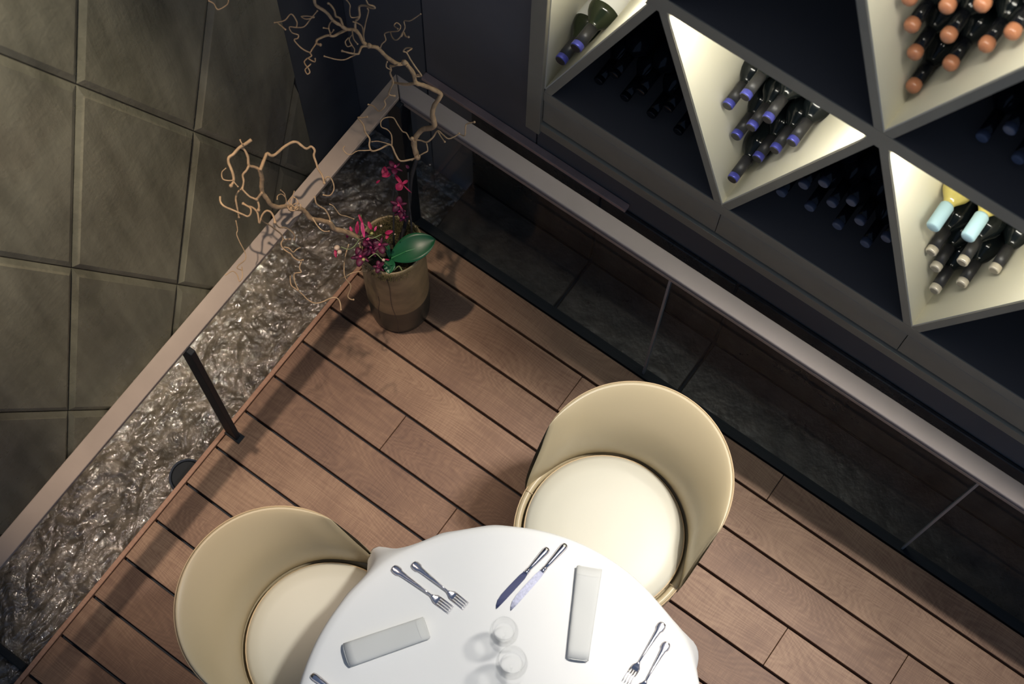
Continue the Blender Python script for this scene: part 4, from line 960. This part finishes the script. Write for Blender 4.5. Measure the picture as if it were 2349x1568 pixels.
('A', 't', [(-1.2908, 1.5319, 0.9, 0.0021), (-1.2726, 1.5235, 0.9, 0.0021), (-1.256, 1.5174, 0.9, 0.0021)]),
('A', 't', [(-1.3053, 1.4972, 0.87, 0.0021), (-1.2923, 1.4851, 0.8566, 0.002), (-1.2989, 1.4752, 0.8486, 0.0019), (-1.3067, 1.4649, 0.84, 0.0018)]),
('A', 't', [(-1.4094, 1.3861, 0.88, 0.0017), (-1.4181, 1.3728, 0.8882, 0.0016), (-1.4319, 1.3531, 0.9007, 0.0015), (-1.435, 1.3313, 0.9108, 0.0014), (-1.4445, 1.3232, 0.9178, 0.0014), (-1.4573, 1.3252, 0.9258, 0.0013), (-1.4577, 1.3321, 0.93, 0.0013)]),
('A', 't', [(-1.5636, 1.4246, 1.45, 0.0015), (-1.6068, 1.4257, 1.4569, 0.0014), (-1.6873, 1.3769, 1.4724, 0.0014), (-1.7246, 1.3089, 1.4847, 0.0014), (-1.7045, 1.2759, 1.4897, 0.0014), (-1.7017, 1.263, 1.4916, 0.0014), (-1.7081, 1.2421, 1.495, 0.0013), (-1.7242, 1.2476, 1.4976, 0.0013), (-1.7384, 1.2458, 1.5, 0.0013)]),
('B', 'stem', [(-1.3163, 1.276, 0.48, 0.0086), (-1.3366, 1.2648, 0.522, 0.0083), (-1.3648, 1.2459, 0.5825, 0.008), (-1.3932, 1.2195, 0.6486, 0.0077), (-1.4098, 1.1932, 0.6954, 0.0075), (-1.4214, 1.1905, 0.724, 0.0073), (-1.4331, 1.1731, 0.7575, 0.0072), (-1.4445, 1.1492, 0.7967, 0.007), (-1.4567, 1.145, 0.8287, 0.0068), (-1.4661, 1.1383, 0.8539, 0.0067), (-1.4725, 1.1178, 0.8842, 0.0066), (-1.4802, 1.1059, 0.9091, 0.0065), (-1.4842, 1.0803, 0.9429, 0.0063), (-1.4925, 1.067, 0.9716, 0.0062), (-1.5013, 1.0658, 1.0005, 0.0061), (-1.5099, 1.0645, 1.0294, 0.0059), (-1.5132, 1.0709, 1.0564, 0.0058), (-1.5137, 1.0787, 1.0817, 0.0057), (-1.5172, 1.0826, 1.1041, 0.0056), (-1.5202, 1.0845, 1.12, 0.0056)]),
('B', 't', [(-1.5126, 1.0809, 1.13, 0.0046), (-1.5247, 1.106, 1.12, 0.0045), (-1.5335, 1.1242, 1.1128, 0.0043), (-1.5371, 1.1351, 1.1086, 0.0043), (-1.5266, 1.1387, 1.1028, 0.0042), (-1.523, 1.151, 1.0972, 0.0041), (-1.5243, 1.181, 1.0855, 0.0039), (-1.5211, 1.2077, 1.0745, 0.0038), (-1.5128, 1.2197, 1.0678, 0.0036), (-1.4992, 1.2215, 1.0607, 0.0035), (-1.4862, 1.2242, 1.054, 0.0034), (-1.4826, 1.2388, 1.0477, 0.0033), (-1.4705, 1.2373, 1.0415, 0.0032), (-1.4653, 1.226, 1.0352, 0.0031), (-1.4494, 1.2152, 1.0254, 0.0029), (-1.4381, 1.2072, 1.0183, 0.0028), (-1.422, 1.2021, 1.0097, 0.0027), (-1.4068, 1.1906, 1, 0.0025)]),
('B', 't', [(-1.4076, 1.1916, 1, 0.002), (-1.418, 1.2104, 0.9877, 0.002), (-1.4129, 1.2194, 0.979, 0.0019), (-1.4024, 1.2172, 0.9664, 0.0018), (-1.3936, 1.2074, 0.9507, 0.0017), (-1.3969, 1.1921, 0.9346, 0.0016), (-1.4174, 1.1873, 0.92, 0.0015)]),
('B', 't', [(-1.5202, 1.0845, 1.12, 0.0046), (-1.5296, 1.079, 1.1304, 0.0043), (-1.5394, 1.0707, 1.1421, 0.0039), (-1.5485, 1.082, 1.1577, 0.0035), (-1.5607, 1.0881, 1.1727, 0.003), (-1.5675, 1.0877, 1.18, 0.0028)]),
('B', 't', [(-1.5352, 1.0674, 1.15, 0.0033), (-1.5348, 1.0549, 1.1434, 0.0031), (-1.5371, 1.042, 1.1366, 0.0029), (-1.527, 1.0313, 1.1286, 0.0027), (-1.5209, 1.0165, 1.12, 0.0024)]),
('B', 't', [(-1.5547, 1.1134, 1.2, 0.0048), (-1.5609, 1.0987, 1.1945, 0.0046), (-1.5697, 1.0838, 1.1885, 0.0044), (-1.5731, 1.0693, 1.1833, 0.0043), (-1.5745, 1.0597, 1.1798, 0.0042), (-1.58, 1.0479, 1.1753, 0.004), (-1.5741, 1.038, 1.1712, 0.0039), (-1.5624, 1.0312, 1.1664, 0.0038), (-1.5494, 1.0228, 1.1609, 0.0036), (-1.5378, 1.0106, 1.155, 0.0034), (-1.536, 0.9967, 1.15, 0.0033)]),
('B', 't', [(-1.5631, 1.0889, 1.2, 0.0017), (-1.5714, 1.092, 1.2, 0.0016), (-1.5771, 1.0955, 1.2, 0.0015)]),
('B', 't', [(-1.5364, 1.0101, 1.16, 0.0016), (-1.5473, 1.002, 1.1577, 0.0015), (-1.5631, 0.998, 1.1552, 0.0014), (-1.5778, 1.0117, 1.1524, 0.0013), (-1.5779, 1.0269, 1.15, 0.0012)]),
('B', 't', [(-1.5341, 1.0073, 1.16, 0.0016), (-1.5284, 1.0063, 1.1559, 0.0016), (-1.5202, 1.0053, 1.15, 0.0015)]),
('B', 't', [(-1.5209, 1.0165, 1.12, 0.0028), (-1.5295, 1.0045, 1.1064, 0.0027), (-1.5281, 0.9923, 1.0925, 0.0026), (-1.5206, 0.9832, 1.0781, 0.0025), (-1.5126, 0.9755, 1.0644, 0.0023), (-1.505, 0.9663, 1.05, 0.0022)]),
('B', 't', [(-1.5194, 1.0146, 1.12, 0.0022), (-1.4983, 1.0137, 1.1063, 0.0025), (-1.4821, 1.0197, 1.0954, 0.0027), (-1.4702, 1.0137, 1.0867, 0.0029), (-1.4652, 1.0043, 1.08, 0.0031)]),
('B', 't', [(-1.4726, 1.0382, 1.12, 0.0037), (-1.4763, 1.0301, 1.1111, 0.0033), (-1.4801, 1.02, 1.1, 0.0029)]),
('B', 't', [(-1.5526, 0.9659, 1.12, 0.0026), (-1.5433, 0.9554, 1.1159, 0.0026), (-1.5293, 0.9529, 1.1116, 0.0026), (-1.5073, 0.9594, 1.1046, 0.0026), (-1.4845, 0.9666, 1.0973, 0.0026), (-1.4715, 0.9709, 1.0932, 0.0026), (-1.4711, 0.982, 1.0903, 0.0026), (-1.482, 0.9945, 1.0865, 0.0026), (-1.4952, 0.9958, 1.0833, 0.0026), (-1.5086, 0.9955, 1.08, 0.0026)]),
('B', 't', [(-1.4965, 0.9967, 1.08, 0.0026), (-1.483, 1.0024, 1.0767, 0.0026), (-1.4675, 1.0003, 1.0733, 0.0026), (-1.4553, 0.9899, 1.0699, 0.0026), (-1.4454, 0.9805, 1.0669, 0.0026), (-1.4549, 1.0002, 1.0629, 0.0026), (-1.4575, 1.0136, 1.0603, 0.0027), (-1.455, 1.0227, 1.0584, 0.0027), (-1.4447, 1.0255, 1.056, 0.0027), (-1.4319, 1.0197, 1.053, 0.0027), (-1.421, 1.0109, 1.05, 0.0027)]),
('B', 't', [(-1.4572, 0.9967, 1.05, 0.0022), (-1.4515, 1.001, 1.0279, 0.0022), (-1.4447, 1.0103, 1.0009, 0.0022), (-1.4365, 1.0175, 0.9708, 0.0021), (-1.4284, 1.0237, 0.9422, 0.0021), (-1.4234, 1.0222, 0.92, 0.0021)]),
('B', 't', [(-1.4258, 1.013, 1.04, 0.0021), (-1.4175, 1.0158, 1.0156, 0.0021), (-1.4124, 1.0318, 0.9909, 0.002), (-1.4036, 1.0397, 0.9659, 0.002), (-1.3961, 1.0411, 0.9449, 0.002), (-1.3954, 1.0356, 0.93, 0.0019)]),
('B', 't', [(-1.4065, 1.0346, 0.92, 0.0021), (-1.4249, 1.0238, 0.9092, 0.002), (-1.4265, 1.0134, 0.9029, 0.002), (-1.4182, 1.0073, 0.8963, 0.002), (-1.4026, 1.0083, 0.8865, 0.0019), (-1.3947, 1.0105, 0.8814, 0.0019), (-1.3849, 1.0083, 0.8751, 0.0019), (-1.3712, 1.0119, 0.8663, 0.0019), (-1.3647, 1.0215, 0.86, 0.0018)]),
('B', 't', [(-1.424, 1.015, 0.88, 0.0017), (-1.4114, 1.0226, 0.8742, 0.0016), (-1.3977, 1.0213, 0.8688, 0.0015), (-1.3965, 1.034, 0.8644, 0.0015), (-1.3936, 1.0465, 0.86, 0.0014)]),
('B', 't', [(-1.3668, 1.0185, 0.86, 0.0017), (-1.3626, 1.0014, 0.8471, 0.0017), (-1.3536, 0.9962, 0.8393, 0.0017), (-1.3694, 0.9856, 0.8281, 0.0016), (-1.3633, 0.9743, 0.8187, 0.0016), (-1.3506, 0.9656, 0.8072, 0.0015), (-1.3421, 0.9612, 0.8, 0.0015)]),
('B', 't', [(-1.3778, 0.9757, 0.82, 0.0017), (-1.3723, 0.9674, 0.813, 0.0017), (-1.3623, 0.9588, 0.8038, 0.0018), (-1.3458, 0.9607, 0.7923, 0.0018), (-1.3286, 0.9617, 0.7805, 0.0018), (-1.3129, 0.961, 0.7697, 0.0018), (-1.2952, 0.9672, 0.7572, 0.0018), (-1.2844, 0.9861, 0.7445, 0.0018), (-1.2792, 1.0068, 0.733, 0.0019), (-1.2719, 1.0214, 0.7237, 0.0019), (-1.2614, 1.0246, 0.7165, 0.0019), (-1.2513, 1.0182, 0.7084, 0.0019), (-1.2433, 1.0088, 0.7, 0.0019)]),
('B', 't', [(-1.5108, 0.9585, 1.04, 0.0014), (-1.4965, 0.9447, 1.0257, 0.0014), (-1.4927, 0.9347, 1.0182, 0.0014), (-1.4774, 0.9254, 1.0053, 0.0014), (-1.459, 0.9174, 0.9909, 0.0015), (-1.4482, 0.9091, 0.9811, 0.0015), (-1.4468, 0.8985, 0.9739, 0.0015), (-1.4552, 0.8828, 0.9629, 0.0015), (-1.4544, 0.8752, 0.9578, 0.0015), (-1.4442, 0.8807, 0.95, 0.0015)]),
('B', 't', [(-1.4497, 0.8874, 0.95, 0.0013), (-1.4307, 0.866, 0.95, 0.0013), (-1.4293, 0.8517, 0.95, 0.0013), (-1.4432, 0.8614, 0.95, 0.0013), (-1.4533, 0.8648, 0.95, 0.0013), (-1.4631, 0.8623, 0.95, 0.0013), (-1.4697, 0.8452, 0.95, 0.0013)]),
('B', 't', [(-1.3811, 1.2074, 0.6, 0.002), (-1.373, 1.1707, 0.5584, 0.0019), (-1.3534, 1.1421, 0.5193, 0.0019), (-1.3303, 1.1378, 0.4935, 0.0018), (-1.326, 1.1142, 0.4681, 0.0018), (-1.3163, 1.1128, 0.4575, 0.0018), (-1.3104, 1.119, 0.45, 0.0018)]),
('B', 't', [(-1.3706, 1.1342, 0.5, 0.0019), (-1.3597, 1.1473, 0.5, 0.0019), (-1.3486, 1.1727, 0.5, 0.0018), (-1.3199, 1.2005, 0.5, 0.0018)]),
('B', 't', [(-1.4278, 1.0644, 1.05, 0.0013), (-1.4342, 1.0758, 1.0673, 0.0013), (-1.4453, 1.0746, 1.0817, 0.0013), (-1.4464, 1.0618, 1.0918, 0.0012), (-1.4378, 1.051, 1.1, 0.0012)]),
('B', 't', [(-1.4324, 1.0743, 1.08, 0.0012), (-1.4384, 1.0783, 1.0894, 0.0012), (-1.4468, 1.0766, 1.1, 0.0012)]),
('B', 't', [(-1.4114, 1.0675, 1.06, 0.0014), (-1.424, 1.0736, 1.0654, 0.0014), (-1.4225, 1.0871, 1.0706, 0.0014), (-1.4086, 1.0886, 1.075, 0.0014), (-1.3946, 1.0791, 1.0798, 0.0013), (-1.3948, 1.0658, 1.0841, 0.0013), (-1.4064, 1.0669, 1.0887, 0.0013), (-1.4129, 1.0815, 1.0949, 0.0012), (-1.4165, 1.0942, 1.1, 0.0012)]),
('B', 't', [(-1.4226, 1.0651, 1.05, 0.0018), (-1.4093, 1.0601, 1.0542, 0.0017), (-1.3964, 1.0667, 1.0591, 0.0017), (-1.3908, 1.0825, 1.0656, 0.0017), (-1.4011, 1.0817, 1.0698, 0.0016), (-1.4083, 1.0668, 1.0758, 0.0016), (-1.4183, 1.0693, 1.08, 0.0015)]),
('B', 't', [(-1.4339, 1.1703, 0.92, 0.0024), (-1.4238, 1.1618, 0.9005, 0.0023), (-1.4125, 1.166, 0.8853, 0.0023), (-1.4023, 1.17, 0.8716, 0.0022), (-1.3878, 1.1654, 0.8501, 0.0021), (-1.3832, 1.1599, 0.84, 0.0021)]),
('B', 't', [(-1.3946, 1.1818, 0.9, 0.0015), (-1.3887, 1.1875, 0.8867, 0.0015), (-1.3799, 1.1887, 0.8676, 0.0015), (-1.3709, 1.1899, 0.8486, 0.0015), (-1.3614, 1.2036, 0.8254, 0.0015), (-1.3499, 1.2166, 0.8, 0.0015)]),
('B', 't', [(-1.4134, 1.1281, 0.88, 0.002), (-1.4035, 1.1245, 0.8764, 0.0019), (-1.3867, 1.1193, 0.8703, 0.0017), (-1.3701, 1.1202, 0.8646, 0.0015), (-1.3603, 1.13, 0.86, 0.0014)])]
roots = {'A': empty('corkscrew_branch', (PC[0], PC[1], 0.46), label='twisted dry branch rising from the pot over the handrail corner to the top', cat='branch'),
         'B': empty('corkscrew_branch', (PC[0], PC[1], 0.46), label='twisted dry branch leaning left from the pot over the left handrail', cat='branch')}
for nm, kind, pts in BR:
    q = [(p[0]-PC[0], p[1]-PC[1], p[2]-0.46, p[3]) for p in pts]
    # small out-of-plane wobble so the twigs curl in depth too
    if nm == 'A' and kind == 'stem':
        obj('shaded_lower_stem', tube(catmull([(a, b, c_, 0.0062) for a, b, c_, r in q[:5]], 4), 7, 0.08), M_stick_shade, roots[nm], smooth=True)  # same branch, coloured darker to paint in the shade above the pot
        q = q[4:]
    c = catmull(q, 4 if kind == 't' else 5)
    obj('main_stem' if kind == 'stem' else 'twig', tube(c, 8 if kind == 'stem' else 6, 0.10 if kind == 'stem' else 0.06), M_bark, roots[nm], smooth=True)
    if kind != 'stem':
        e = q[-1]; lp = lathe([(0.0001, -1.0), (0.8, -0.5), (1, 0.1), (0.7, 0.8), (0.0001, 1.1)], 6)
        s = e[3]*1.7
        obj('twig_bud', ([(a*s+e[0], b*s+e[1], c_*s+e[2]) for a, b, c_ in lp[0]], lp[1]), M_bark, roots[nm], smooth=True)
# knots and little side spurs
for nm, p, r in (('A', (-1.3183, 1.4701, 0.81), 0.0095), ('A', (-1.3297, 1.4579, 0.8), 0.004), ('A', (-1.4563, 1.4783, 1.26), 0.0075), ('A', (-1.394, 1.5367, 1.16), 0.0085), ('B', (-1.423, 1.0744, 1.02), 0.0085), ('B', (-1.4204, 1.0893, 1), 0.007), ('A', (-1.3448, 1.4833, 0.87), 0.006)):
    v, f = lathe([(0.0001, -1.0), (0.7, -0.7), (1, 0.0), (0.7, 0.7), (0.0001, 1.0)], 9)
    rnd = random.Random(int(r*1e5))
    v = [(a*r*rnd.uniform(.8, 1.2)+p[0]-PC[0], b*r*rnd.uniform(.8, 1.2)+p[1]-PC[1], c*r+p[2]-0.46) for a, b, c in v]
    obj('knot', (v, f), M_bark, roots[nm], smooth=True)
